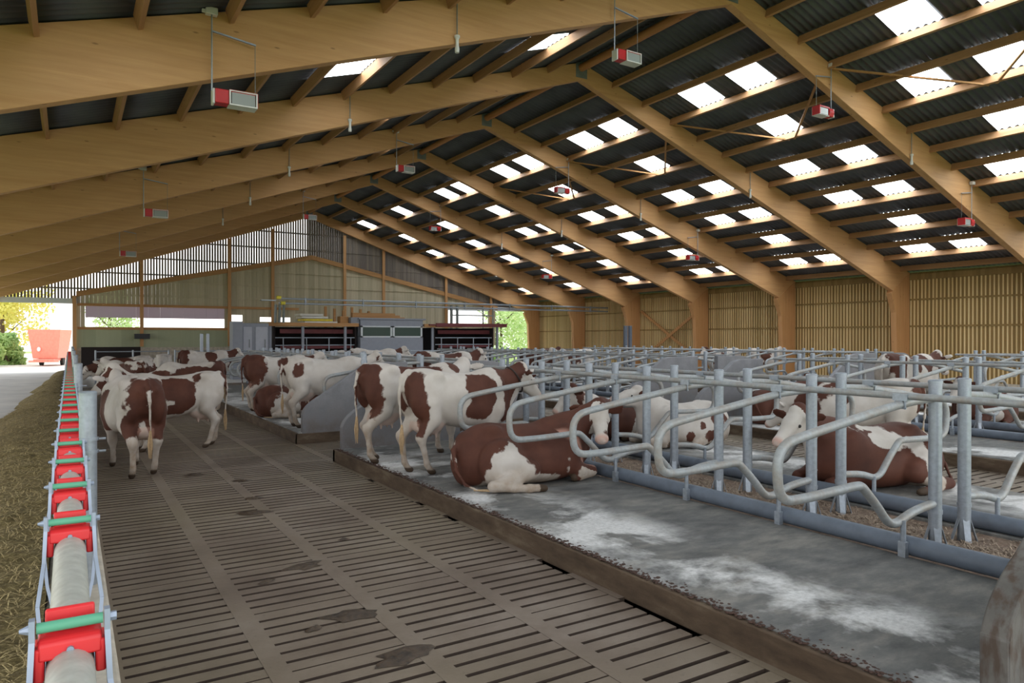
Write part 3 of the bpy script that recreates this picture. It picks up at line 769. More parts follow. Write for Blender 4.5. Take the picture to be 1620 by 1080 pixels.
# ---------------------------------------------------------------- parlour block at the back
YO = 36.0
def thing(name, mat, shapes, label, cat, group=None, smooth=0):
    b = MB()
    for s in shapes: b.span(*s)
    return tag(b.build(name, M[mat], smooth=smooth, bevel=.008), label, cat, group)
o = thing('control_cabin', 'office_grey', [((13.0, YO, -.0), (16.6, YO + 2.4, 2.02)), ((13.0, YO, 2.60), (16.6, YO + 2.4, 2.98)), ((13.0, YO + .4, 2.0), (16.6, YO + 2.4, 2.62)), ((12.9, YO - .06, 2.95), (16.75, YO + 2.5, 3.03))], 'grey control cabin with two windows standing behind the cows', 'cabin')
for x0, x1 in ((13.02, 14.78), (14.82, 16.55)):
    b = MB(); b.span((x0, YO - .02, 2.0), (x1, YO + .06, 2.07)); b.span((x0, YO - .02, 2.54), (x1, YO + .06, 2.61)); b.span((x0, YO - .02, 2.0), (x0 + .1, YO + .06, 2.61)); b.span((x1 - .1, YO - .02, 2.0), (x1, YO + .06, 2.61))
    f = b.build('window_frame', M['frame_white'], o, smooth=0, label='white window frame')
    b = MB(); b.span((x0 + .08, YO + .02, 2.05), (x1 - .08, YO + .04, 2.56)); b.build('pane', M['window_glass'], f, smooth=0)
o = thing('mezzanine_deck', 'plank', [((8.27, YO - .1, 2.56), (12.88, YO + .0, 2.74)), ((8.27, YO, 2.60), (12.88, YO + 3.5, 2.70))], 'timber edged storage deck left of the grey cabin', 'deck')
for i, x in enumerate((8.4, 10.0, 12.2)):
    b = MB(); b.span((x - .06, YO + .02, 0), (x + .06, YO + .14, 2.6)); b.build('deck_post', M['office_grey'], o, smooth=0)
o = thing('deck_roof', 'dark_red_sheet', [((16.9, YO - .2, 2.66), (21.7, YO + 2.6, 2.74)), ((17.3, YO - .25, 2.60), (21.9, YO - .15, 2.80))], 'dark red sheet roof over the milking stalls right of the cabin', 'roof')
for x in (17.2, 21.4):
    b = MB(); b.span((x - .06, YO, 0), (x + .06, YO + .12, 2.66)); b.build('roof_post', M['office_grey'], o, smooth=0)
b = MB(); b.span((16.65, YO - .1, 2.56), (19.0, YO, 2.74)); b.build('fascia', M['plank'], o, smooth=0)
for (x0, x1, nm) in ((8.6, 12.9, 'left'), (17.4, 21.3, 'right')):
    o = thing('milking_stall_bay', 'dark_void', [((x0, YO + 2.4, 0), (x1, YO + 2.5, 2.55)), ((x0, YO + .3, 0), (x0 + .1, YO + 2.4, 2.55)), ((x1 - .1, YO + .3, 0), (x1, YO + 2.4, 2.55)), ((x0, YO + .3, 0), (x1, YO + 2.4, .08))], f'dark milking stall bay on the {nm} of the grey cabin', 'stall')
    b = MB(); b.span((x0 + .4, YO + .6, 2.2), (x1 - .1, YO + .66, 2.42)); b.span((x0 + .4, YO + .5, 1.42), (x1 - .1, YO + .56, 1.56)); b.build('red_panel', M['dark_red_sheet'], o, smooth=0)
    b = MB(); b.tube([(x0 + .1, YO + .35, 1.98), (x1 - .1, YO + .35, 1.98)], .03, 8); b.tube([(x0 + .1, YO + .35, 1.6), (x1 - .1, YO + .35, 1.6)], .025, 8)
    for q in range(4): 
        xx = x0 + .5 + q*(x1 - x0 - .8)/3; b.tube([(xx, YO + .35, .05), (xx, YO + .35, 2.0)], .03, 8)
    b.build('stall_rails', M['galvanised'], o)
o = thing('steel_cabinet', 'office_grey', [((6.55, YO - .5, 0), (7.0, YO + .3, 2.75)), ((7.0, YO - .3, 0), (8.25, YO + .3, 2.68))], 'grey steel cabinet with two pale doors at the left end of the deck', 'cabinet')
for x0, x1 in ((7.05, 7.45), (7.62, 8.18)):
    b = MB(); b.span((x0, YO - .34, .3), (x1, YO - .3, 2.5)); d = b.build('door', M['door_grey'], o, smooth=0)
    b = MB(); b.tube([(x1 - .12, YO - .37, 1.5), (x1 - .12, YO - .37, 1.9)], .02, 6); b.build('handle', M['plate_grey'], d)
# stored goods on the deck
for i in range(4):
    thing('insulation_board', 'white_sheet' if i != 1 else 'yellow', [((10.2 - .08*i, YO + .4, 2.71 + .13*i), (11.9 - .25*i, YO + 1.5, 2.82 + .13*i))], f'{"pale" if i != 1 else "yellow edged"} insulation board on the storage deck, {nth(i + 1)} from the bottom of the pile', 'board', 'boards piled on the deck')
for i in range(6):
    x = 12.2 + .55*i
    thing('stored_plank', 'plank', [((x, YO + 3.6 + .1*i, 0), (x + .14, YO + 3.7 + .1*i, 3.75 - .1*(i % 3)))], f'upright timber leaning behind the cabin, {nth(i+1)} from the left', 'plank', 'upright timbers behind the cabin')
for i in range(3):
    thing('timber_beam', 'plank', [((13.2, YO + 1.8, 3.03 + .11*i), (16.3 - .3*i, YO + 2.0, 3.14 + .11*i))], f'timber lying on the cabin roof, {nth(i+1)} from the bottom', 'beam', 'timbers on the cabin roof')
thing('cardboard_box', 'plank', [((12.05, YO + .4, 2.72), (12.5, YO + .9, 3.1))], 'brown cardboard box on the deck beside the pale boards', 'box')
o = thing('grey_crate', 'office_grey', [((12.52, YO + .1, 2.72), (12.98, YO + .9, 3.05))], 'grey crate on the deck next to the control cabin', 'crate')
# galvanised conveyor pipes
o = empty('manure_pipe_run', (0, YO, 0)); tag(o, 'long double galvanised pipe running from the deck to the side wall', 'pipe')
for z in (3.90, 3.67):
    b = MB(); b.tube([(8.7, -.4, z), (29.4, -.4, z)], .045, 10); b.build('pipe', M['galvanised'], o)
for x in (10, 13, 16, 19, 22, 25, 28):
    b = MB(); b.span((x - .03, -.45, 3.6), (x + .03, -.35, 3.98)); b.build('pipe_bracket', M['galvanised'], o, smooth=0)
for i, x in enumerate((8.75, 8.95)):
    b = MB(); b.box((x - .05, -.4, 3.95 - .27*i), (.22, .2, .16)); b.build('yellow_joint', M['yellow'], o, label='yellow plastic joint', bevel=.03)
b = MB(); b.box((8.2, -.4, 3.80), (.7, .25, .05)); b.build('arm', M['galvanised'], o)
for x in (8.55, 8.75, 8.95):
    b = MB(); b.tube([(x, -.4, 3.6), (x, -.3, 2.72)], .06, 10); b.build('hose', M['plate_grey'], o)
# railings of the collecting yard
def railing(x0, x1, y, zs, label, dark=False):
    o = empty('yard_gate', (x0, y, 0)); tag(o, label, 'gate', 'gates of the collecting yard')
    for z in zs:
        b = MB(); b.tube([(0, 0, z), (x1 - x0, 0, z)], .024, 8); b.build('rail', M['galvanised'], o)
    n = max(2, int((x1 - x0) / 1.6))
    for i in range(n + 1):
        b = MB(); b.tube([((x1 - x0)*i/n, 0, 0), ((x1 - x0)*i/n, 0, max(zs) + .06)], .035, 8); b.build('upright', M['galvanised'], o)
railing(.9, 3.6, 33.6, (.5, .8, 1.1, 1.4), 'tubular gate across the passage end, in front of the dark opening')
railing(3.8, 9.0, 33.2, (.5, .8, 1.1, 1.4), 'tubular gate closing the yard before the steel cabinet')
railing(9.2, 17.0, 34.2, (.6, .95, 1.3), 'tubular gate before the left milking stalls'); railing(17.1, 26, 34.2, (.6, .95, 1.3), 'tubular gate before the right milking stalls')
thing('opening_shade', 'dark_void', [((.5, 42.5, 0), (3.2, 42.6, 1.5))], 'dark sheet painted as the shaded low opening behind the tubular gate', 'opening')  # solid dark sheet, its colour stands for the shade in an opening
o = thing('control_box', 'black_plastic', [((3.0, GY - .62, 1.92), (3.75, GY - .31, 2.2))], 'black control box hung on the gable post below the curtained window', 'box')
# scaffold-like pipes at the right window
o = empty('pipe_scaffold', (22.2, GY - .5, 0)); tag(o, 'grey pipe scaffold before the right gable window', 'scaffold')
for x in (.1, .55, 2.6, 3.4):
    b = MB(); b.tube([(x, 0, 2.6), (x, 0, 4.2)], .05 if x > 1 else .1, 8); b.build('upright', M['plate_grey'], o)
b = MB(); b.tube([(0, 0, 3.55), (3.5, 0, 3.55)], .04, 8); b.build('rail', M['plate_grey'], o)
thing('yard_divider_post', 'pvc_blue_grey', [((24.3, 28.0, 0), (24.45, 28.15, 2.6)), ((24.6, 28.0, 0), (24.75, 28.15, 2.6))], 'pair of blue grey gate posts near the slatted side wall', 'post')
thing('twin_gate_post', 'galvanised', [((4.75, 32.9, 0), (4.87, 33.02, 2.15)), ((5.0, 32.9, 0), (5.12, 33.02, 2.15))], 'tall twin steel gate post left of the steel cabinet', 'post')

# ---------------------------------------------------------------- outside
def tree(x, y, h, r, leafmat, label, seed, low=.15, n=5200):
    q = random.Random(seed); root = empty('tree', (x, y, -.5)); tag(root, label, 'tree', 'trees outside')
    b = MB(); b.tube([(0, 0, 0), (.1, 0, h*.35), (.0, .1, h*.75)], [.22, .16, .05], 8)
    for i in range(6):
        a = q.uniform(0, 6.28); z = h*q.uniform(.25, .6); b.tube([(0, 0, z), (r*.6*math.cos(a), r*.6*math.sin(a), z + h*.22)], [.08, .02], 6)
    b.build('trunk', M['bark'], root)
    b = MB(); blobs = []
    for i in range(26):
        a = q.uniform(0, 6.28); t = q.uniform(low, .95); rr = r * math.sqrt(max(.1, 1 - (2*t - 1)**2)) * q.uniform(.2, .85)
        blobs.append((rr*math.cos(a), rr*math.sin(a), h*t, r*q.uniform(.28, .5)))
    for i in range(n):
        bx, by, bz, br = blobs[i % len(blobs)]
        v = Vector((q.gauss(0, 1), q.gauss(0, 1), q.gauss(0, 1))).normalized() * br * q.random()**.33
        p = Vector((bx, by, bz)) + v; d = Vector((q.gauss(0, 1), q.gauss(0, 1), q.gauss(0, 1))).normalized(); e = d.orthogonal().normalized(); s = q.uniform(.10, .2)
        b.add([p - d*s, p + e*s*.6, p + d*s, p - e*s*.6], [(0, 1, 2, 3)])
    b.build('crown', M[leafmat], root, smooth=0)
tree(-4.6, 69.0, 8.8, 3.3, 'leaf_yellow', 'yellow-green autumn tree at the left edge of the open doorway', 1)
tree(-5.2, 59.6, 3.2, 1.6, 'leaf_green', 'low green bush below the yellow trees', 3, .05)
tree(-3.9, 62.9, 2.6, 1.0, 'leaf_green', 'green bush just left of the red wagon', 4, .05)
tree(3.5, 84, 7.0, 3.5, 'leaf_pale', 'pale tree beyond the curtained gable window', 5)
tree(36.0, 60, 7.0, 3.8, 'leaf_pale', 'pale green tree through the right gable doorway', 6, .05)
tree(44.5, 68, 9.0, 4.2, 'leaf_pale', 'taller pale tree behind the one in the right doorway', 7, .05)
tree(31.0, 55, 3.2, 1.6, 'leaf_green', 'green bush low in the right gable doorway', 8, .03)
# feed mixer wagon
r = empty('mixer_wagon', (-1.15, 60.5, 0), math.radians(-12)); tag(r, 'faded red feed mixer wagon standing in the yard outside the left doorway', 'wagon'); r.scale = (.68, .8, 1.0)
b = MB(); b.add([(-1.1, -1.7, .55), (1.1, -1.7, .55), (1.1, 1.7, .55), (-1.1, 1.7, .55), (-1.45, -2.1, 2.55), (1.45, -2.1, 2.55), (1.45, 2.1, 2.55), (-1.45, 2.1, 2.55)], [(0, 3, 2, 1), (0, 1, 5, 4), (1, 2, 6, 5), (2, 3, 7, 6), (3, 0, 4, 7)])
tb = b.build('tub', M['orange_red'], r, smooth=0); m_ = tb.modifiers.new('thickness', 'SOLIDIFY'); m_.thickness = .05
b = MB(); b.span((-.9, -2.3, .38), (.9, 1.9, .52)); b.span((-1.3, -2.3, .30), (1.3, -2.0, .42)); b.build('chassis', M['orange_red'], r, smooth=0)
for x in (-.95, .95):
    b = MB(); b.tube([(x - .14, .5, .42), (x + .14, .5, .42)], .42, 20); b.build('wheel', M['tyre'], r)
b = MB(); b.tube([(-.5, -1.93, 1.2), (-.5, -1.98, 1.2)], .16, 14); b.build('rear_lamp', M['lamp_white'], r)
b = MB(); b.tube([(0, 0, .6), (0, 0, 2.2)], [.9, .15], 12); b.build('auger', M['plate_grey'], r)
# ---------------------------------------------------------------- cows
def _hermite(x, xs, ys):
    xs = np.array(xs, float); ys = np.array(ys, float)
    m = np.gradient(ys, xs)
    i = np.clip(np.searchsorted(xs, x) - 1, 0, len(xs) - 2)
    h = xs[i + 1] - xs[i]; t = np.clip((x - xs[i]) / h, 0, 1)
    return ((2*t**3 - 3*t**2 + 1) * ys[i] + (t**3 - 2*t**2 + t) * h * m[i]
            + (-2*t**3 + 3*t**2) * ys[i + 1] + (t**3 - t**2) * h * m[i + 1])

class Field:
    """A signed distance field on a grid, built up by smooth unions."""
    def __init__(self, lo, hi, h):
        self.lo = np.array(lo, float); self.h = h
        n = np.ceil((np.array(hi) - self.lo) / h).astype(int) + 1
        ax = [self.lo[i] + h * np.arange(n[i]) for i in range(3)]
        self.P = np.stack(np.meshgrid(*ax, indexing='ij'), -1).astype(np.float32)
        self.d = np.full(self.P.shape[:3], 9.0, np.float32)
    def add(self, d, k=0.03):
        if k <= 0: self.d = np.minimum(self.d, d); return
        h = np.maximum(k - np.abs(self.d - d), 0) / k
        self.d = np.minimum(self.d, d) - h * h * k * 0.25
    def sub(self, d, k=0.02):
        h = np.maximum(k - np.abs(self.d + d), 0) / k
        self.d = np.maximum(self.d, -d) + h * h * k * 0.25
    def cone(self, a, b, ra, rb, k=0.04, sy=1.0):
        a = np.array(a, np.float32); b = np.array(b, np.float32); ba = b - a
        q = self.P - a
        t = np.clip((q @ ba) / max(ba @ ba, 1e-9), 0, 1)
        q = q - t[..., None] * ba
        if sy != 1.0: q[..., 1] /= sy
        self.add((np.sqrt((q * q).sum(-1)) - (ra + (rb - ra) * t)) * min(1.0, sy), k)
    def chain(self, pts, k=0.04, sy=1.0):
        for (a, ra), (b, rb) in zip(pts, pts[1:]): self.cone(a, b, ra, rb, k, sy)
    def _ell(self, c, r, axes=None):
        q = self.P - np.array(c, np.float32)
        if axes is not None: q = q @ np.array(axes, np.float32).T
        r = np.array(r, np.float32)
        k0 = np.sqrt(((q / r) ** 2).sum(-1)); k1 = np.sqrt(((q / (r * r)) ** 2).sum(-1)) + 1e-9
        return k0 * (k0 - 1) / k1
    def ell(self, c, r, k=0.04, axes=None): self.add(self._ell(c, r, axes), k)
    def dent(self, c, r, k=0.03, axes=None): self.sub(self._ell(c, r, axes), k)
    def loft(self, xs, zt, zb, w, skew, p=2.3, k=0.03):
        X, Y, Z = self.P[..., 0], self.P[..., 1], self.P[..., 2]
        T, B, W, S = (_hermite(X, xs, v).astype(np.float32) for v in (zt, zb, w, skew))
        H = np.maximum((T - B) / 2, 0.01); W = np.maximum(W, 0.01)
        t = np.clip((Z - (T + B) / 2) / H, -1.2, 1.2)
        n = (np.abs(Y / (W * (1 + S * t))) ** p + np.abs((Z - (T + B) / 2) / H) ** p) ** (1 / p)
        d = (n - 1) * np.minimum(W, H)
        d = np.maximum(d, np.maximum(xs[0] - X, X - xs[-1]))
        self.add(d, k)
    def mesh(self):
        """Naive surface nets."""
        d, h = self.d, self.h
        s = d < 0
        n = np.array(d.shape)
        cnt = np.zeros(n - 1, np.float32); acc = np.zeros((*(n - 1), 3), np.float32)
        corners = [(i, j, k) for i in (0, 1) for j in (0, 1) for k in (0, 1)]
        def cut(a, c): return a[c[0]:n[0]-1+c[0], c[1]:n[1]-1+c[1], c[2]:n[2]-1+c[2]]
        for c0 in corners:
            for ax in range(3):
                if c0[ax]: continue
                c1 = list(c0); c1[ax] = 1
                a, b = cut(d, c0), cut(d, c1)
                m = (a < 0) != (b < 0)
                t = np.where(m, a / np.where(m, a - b, 1), 0)
                cnt += m
                for q in range(3):
                    acc[..., q] += np.where(m, c0[q] + (t if q == ax else 0), 0)
        act = cnt > 0
        idx = np.full(act.shape, -1, np.int64); idx[act] = np.arange(act.sum())
        cell = np.argwhere(act)
        V = self.lo + h * (cell + acc[act] / cnt[act][:, None])
        F = []
        for ax in range(3):
            u, v = (ax + 1) % 3, (ax + 2) % 3
            sl0 = [slice(1, -1)] * 3; sl0[ax] = slice(0, -1)
            sl1 = list(sl0); sl1[ax] = slice(1, None)
            a, b = s[tuple(sl0)], s[tuple(sl1)]
            e = np.argwhere(a != b)
            flip = a[tuple(e.T)]
            o = e + 1; o[:, ax] -= 1
            def at(du, dv):
                c = o.copy(); c[:, u] += du; c[:, v] += dv
                return idx[tuple(c.T)]
            q = np.stack([at(-1, -1), at(0, -1), at(0, 0), at(-1, 0)], 1)
            q[~flip] = q[~flip][:, ::-1]
            F.append(q)
        F = np.concatenate(F)
        F = F[(F >= 0).all(1)]
        return V, F

def unit(v):
    v = np.array(v, float); return v / np.linalg.norm(v)

def head(f, poll, fwd, up=(0, 0, 1), s=1.0):
    fwd = unit(fwd); up = np.array(up, float); up = unit(up - fwd * (up @ fwd)); side = np.cross(up, fwd)
    A = np.array([fwd, side, up])
    def W(x, y, z): return np.array(poll) + s * (x * fwd + y * side + z * up)
    f.chain([(W(.0, 0, -.06), .11*s), (W(.2, 0, -.075), .092*s), (W(.40, 0, -.105), .07*s)], .03)
    f.ell(W(.10, 0, -.025), (.15*s, .112*s, .075*s), .03, A)
    f.chain([(W(.03, 0, -.17), .085*s), (W(.2, 0, -.175), .068*s), (W(.42, 0, -.165), .048*s)], .04)
    f.ell(W(.455, 0, -.12), (.07*s, .083*s, .066*s), .03, A)
    for q in (-1, 1):
        f.ell(W(.155, .098*q, -.055), (.042*s, .03*s, .03*s), .012, A)      # brow and eye
        f.dent(W(.515, .042*q, -.10), (.02*s, .016*s, .014*s), .008, A)    # nostril
        ear = unit(side * q + up * .05 - fwd * .18)
        ea = np.array([unit(np.cross(ear, up)), ear, np.cross(unit(np.cross(ear, up)), ear)])
        f.ell(W(-.0, .1*q, -.03) + .13 * s * ear, (.024*s, .135*s, .068*s), .022, ea)
        f.dent(W(.03, .1*q, -.035) + .145 * s * ear, (.018*s, .09*s, .038*s), .015, ea)
    f.ell(W(-.02, 0, .03), (.06*s, .075*s, .055*s), .03, A)                # poll
    return dict(s=s, W=W, A=A, eyes=[W(.158, .117*q, -.06) for q in (-1, 1)], nose=W(.47, 0, -.12), poll=np.array(poll), fwd=fwd)

def cow_standing(h=0.02, neck=None, nose=(.78, 0, -.62), shift=(0, 0), tail=0.0, step=(0, 0, 0, 0), up=(0, 0, 1)):
    neck = neck or [(.62, 0, 1.12), (.92, 0, 1.27), (1.14, 0, 1.40)]
    poll = neck[-1]
    n_end = np.array(poll) + np.array(nose) * .62
    lo = np.minimum((-1.15, -.46, -.03), np.minimum(n_end, poll) - .3); hi = np.maximum((.85, .46, 1.62), np.maximum(n_end, poll) + .3)
    f = Field(lo, hi, h)
    xs = [-.93, -.88, -.75, -.55, -.35, -.1, .15, .4, .58, .72, .84]
    zt = [1.30, 1.42, 1.475, 1.485, 1.44, 1.41, 1.405, 1.43, 1.455, 1.40, 1.25]
    zb = [1.16, 1.02, .90, .80, .70, .62, .58, .57, .60, .70, .90]
    w = [.08, .16, .22, .258, .302, .345, .355, .31, .255, .19, .10]
    sk = [.0, .15, .22, .20, .0, -.16, -.18, -.16, -.12, -.1, .0]
    f.loft(xs, zt, zb, w, sk, 2.25, 0)
    for q in (-1, 1):
        f.ell((-.50, .235*q, 1.39), (.10, .065, .065), .10)               # hook bone
        f.ell((-.88, .105*q, 1.30), (.06, .05, .06), .05)                 # pin bone
        f.dent((-.30, .43*q, 1.25), (.17, .12, .13), .12)                 # flank hollow
        f.ell((.50, .235*q, 1.05), (.17, .10, .30), .10)                  # shoulder blade
        sh, sf = (step[0], step[2]) if q > 0 else (step[1], step[3])
        f.ell((-.66, .185*q, 1.06), (.24, .125, .30), .09)                # thigh
        f.chain([((-.62, .19*q, .98), .165), ((-.60+sh*.3, .205*q, .78), .125), ((-.80+sh*.7, .185*q, .53), .066), ((-.795+sh*.8, .18*q, .46), .058)], .05)
        f.chain([((-.80+sh*.7, .18*q, .50), .056), ((-.76+sh*.9, .175*q, .30), .041), ((-.735+sh, .17*q, .15), .046), ((-.69+sh, .17*q, .07), .044)], .02)
        f.ell((-.855+sh*.7, .18*q, .535), (.035, .035, .06), .03)         # point of hock
        f.cone((-.67+sh, .17*q, .045), (-.635+sh, .17*q, .028), .052, .045, .02)
        f.chain([((.50, .20*q, .86), .14), ((.44+sf*.3, .19*q, .68), .10), ((.49+sf*.7, .165*q, .43), .062), ((.49+sf*.8, .16*q, .36), .052)], .06)
        f.chain([((.49+sf*.75, .16*q, .40), .050), ((.485+sf*.9, .155*q, .24), .038), ((.485+sf, .155*q, .13), .044), ((.52+sf, .155*q, .06), .043)], .02)
        f.cone((.525+sf, .155*q, .042), (.56+sf, .155*q, .028), .050, .044, .02)
    # udder
    f.ell((-.53, 0, .70), (.25, .19, .17), .06)
    for dx in (-.62, -.44):
        for q in (-1, 1): f.chain([((dx, .085*q, .57), .026), ((dx, .09*q, .49), .015)], .02)
    # neck, dewlap
    f.chain([((.45, 0, 1.18), .26), (neck[0], .245), (neck[1], .165), (tuple(np.array(poll) - .06*unit(nose)), .125)], .09, .74)
    b = (np.array(neck[1]) + np.array(neck[2])) / 2
    f.chain([((.74, 0, .78), .07), ((.84, 0, .96), .07), ((neck[1][0] + .02, neck[1][1], neck[1][2] - .20), .05), (tuple(b - (0, 0, .13)), .06)], .08, .6)
    f.ell((.70, 0, .82), (.14, .15, .19), .1)
    hd = head(f, poll, nose, up)
    tp = [((-.84, 0, 1.44), .05), ((-.945, .0, 1.36), .036), ((-.985, tail*.4, 1.14), .027), ((-.975, tail*.8, .88), .02), ((-.955, tail, .66), .017)]
    f.chain(tp, .025)
    V, F = f.mesh()
    return dict(V=V, F=F, head=hd, tail=[p for p, r in tp], hooves=[(-.65+step[0], .17), (-.65+step[1], -.17), (.54+step[2], .155), (.54+step[3], -.155)], pose='stand', neck=neck)

def cow_lying(h=0.02, side=-1, neck=None, nose=(.8, 0, -.55), up=(0, 0, 1), hs=1.0):
    """side: which flank (sign of y) the upper hind leg folds out to."""
    neck = neck or [(.66, 0, .66), (.92, 0, .86), (1.06, 0, 1.02)]
    poll = neck[-1]
    n_end = np.array(poll) + np.array(nose) * .62
    lo = np.minimum((-1.1, -.78, -.02), np.minimum(n_end, poll) - .3); hi = np.maximum((.98, .78, .95), np.maximum(n_end, poll) + .3)
    f = Field(lo, hi, h)
    xs = [-.96, -.90, -.75, -.52, -.3, -.05, .2, .45, .63, .78, .88]
    zt = [.42, .58, .70, .77, .755, .735, .75, .80, .815, .74, .58]
    zb = [.18, .06, .0, -.01, -.01, -.01, -.01, .0, .03, .12, .28]
    w = [.10, .22, .32, .40, .46, .49, .47, .40, .31, .22, .10]
    sk = [.0, -.05, -.1, -.2, -.28, -.3, -.3, -.26, -.2, -.1, .0]
    f.loft(xs, zt, zb, w, sk, 2.2, 0)
    q = side
    f.ell((-.50, .20*q, .70), (.10, .08, .06), .08); f.ell((-.50, -.26*q, .66), (.10, .08, .06), .08)
    f.dent((-.25, .50*q, .60), (.16, .10, .12), .12)
    f.ell((-.46, .40*q, .32), (.30, .16, .30), .09)                       # folded haunch
    f.chain([((-.35, .46*q, .34), .16), ((-.14, .53*q, .24), .115), ((-.40, .58*q, .13), .09), ((-.64, .60*q, .085), .066)], .05)
    f.chain([((-.66, .60*q, .085), .062), ((-.40, .66*q, .055), .046), ((-.22, .70*q, .05), .050), ((-.13, .71*q, .05), .046)], .03)
    f.cone((-.10, .715*q, .05), (-.03, .72*q, .042), .05, .042, .02)
    f.ell((-.40, -.36*q, .26), (.30, .14, .24), .09)
    f.chain([((-.1, -.45*q, .12), .10), ((.05, -.5*q, .06), .055), ((.2, -.52*q, .05), .05)], .04)
    for r in (-1, 1):
        f.ell((.50, .27*r, .46), (.18, .10, .28), .1)
        f.chain([((.48, .28*r, .24), .13), ((.66, .29*r, .13), .098), ((.86, .27*r, .115), .076)], .06)
        f.chain([((.86, .27*r, .10), .068), ((.66, .33*r, .055), .046), ((.56, .35*r, .05), .045)], .02)
    f.chain([((.40, 0, .55), .25), (neck[0], .225), (neck[1], .155), (tuple(np.array(poll) - .06*unit(nose)), .125)], .09, .8)
    f.chain([((.82, 0, .30), .09), ((neck[0][0] + .22, neck[0][1], neck[0][2] - .2), .075), ((neck[1][0] + .03, neck[1][1], neck[1][2] - .17), .06)], .08, .6)
    f.ell((.74, 0, .34), (.16, .17, .2), .1)
    hd = head(f, poll, nose, up, hs)
    tp = [((-.86, 0, .56), .05), ((-.98, .10*q, .46), .034), ((-1.0, .26*q, .24), .024), ((-.93, .40*q, .09), .02), ((-.82, .52*q, .04), .018)]
    f.chain(tp, .025)
    V, F = f.mesh()
    return dict(V=V, F=F, head=hd, tail=[p for p, r in tp], hooves=[(-.05, .72*q), (.2, -.52*q), (.53, .35), (.53, -.35)], pose='lie', neck=neck)

def patch_field(V, spec, seed=0):
    """Signed field in metres: brown where positive. spec = (base, [(centre, radii)]): base 'w' takes brown ellipsoids, 'b' white ones."""
    base, pats = spec
    f = np.full(len(V), -.3)
    for c, r in pats:
        c = np.array(c, float); r = np.array(r, float)
        k = np.sqrt((((V - c) / r) ** 2).sum(1))
        f = np.maximum(f, (1 - k) * min(r.min() * 1.5, .3))
    return -f if base == 'b' else f

def noise_patches(V, seed, amount):
    o = Vector((seed * 7.31, seed * 3.17, seed * 1.93))
    return np.array([mnoise.noise(Vector((v[0] * 1.5, v[1] * 1.3, v[2] * 1.5)) + o) + .45 * mnoise.noise(Vector((v[0] * 3.3, v[1] * 3.3, v[2] * 3.3)) + o) for v in V]) * .28 + amount

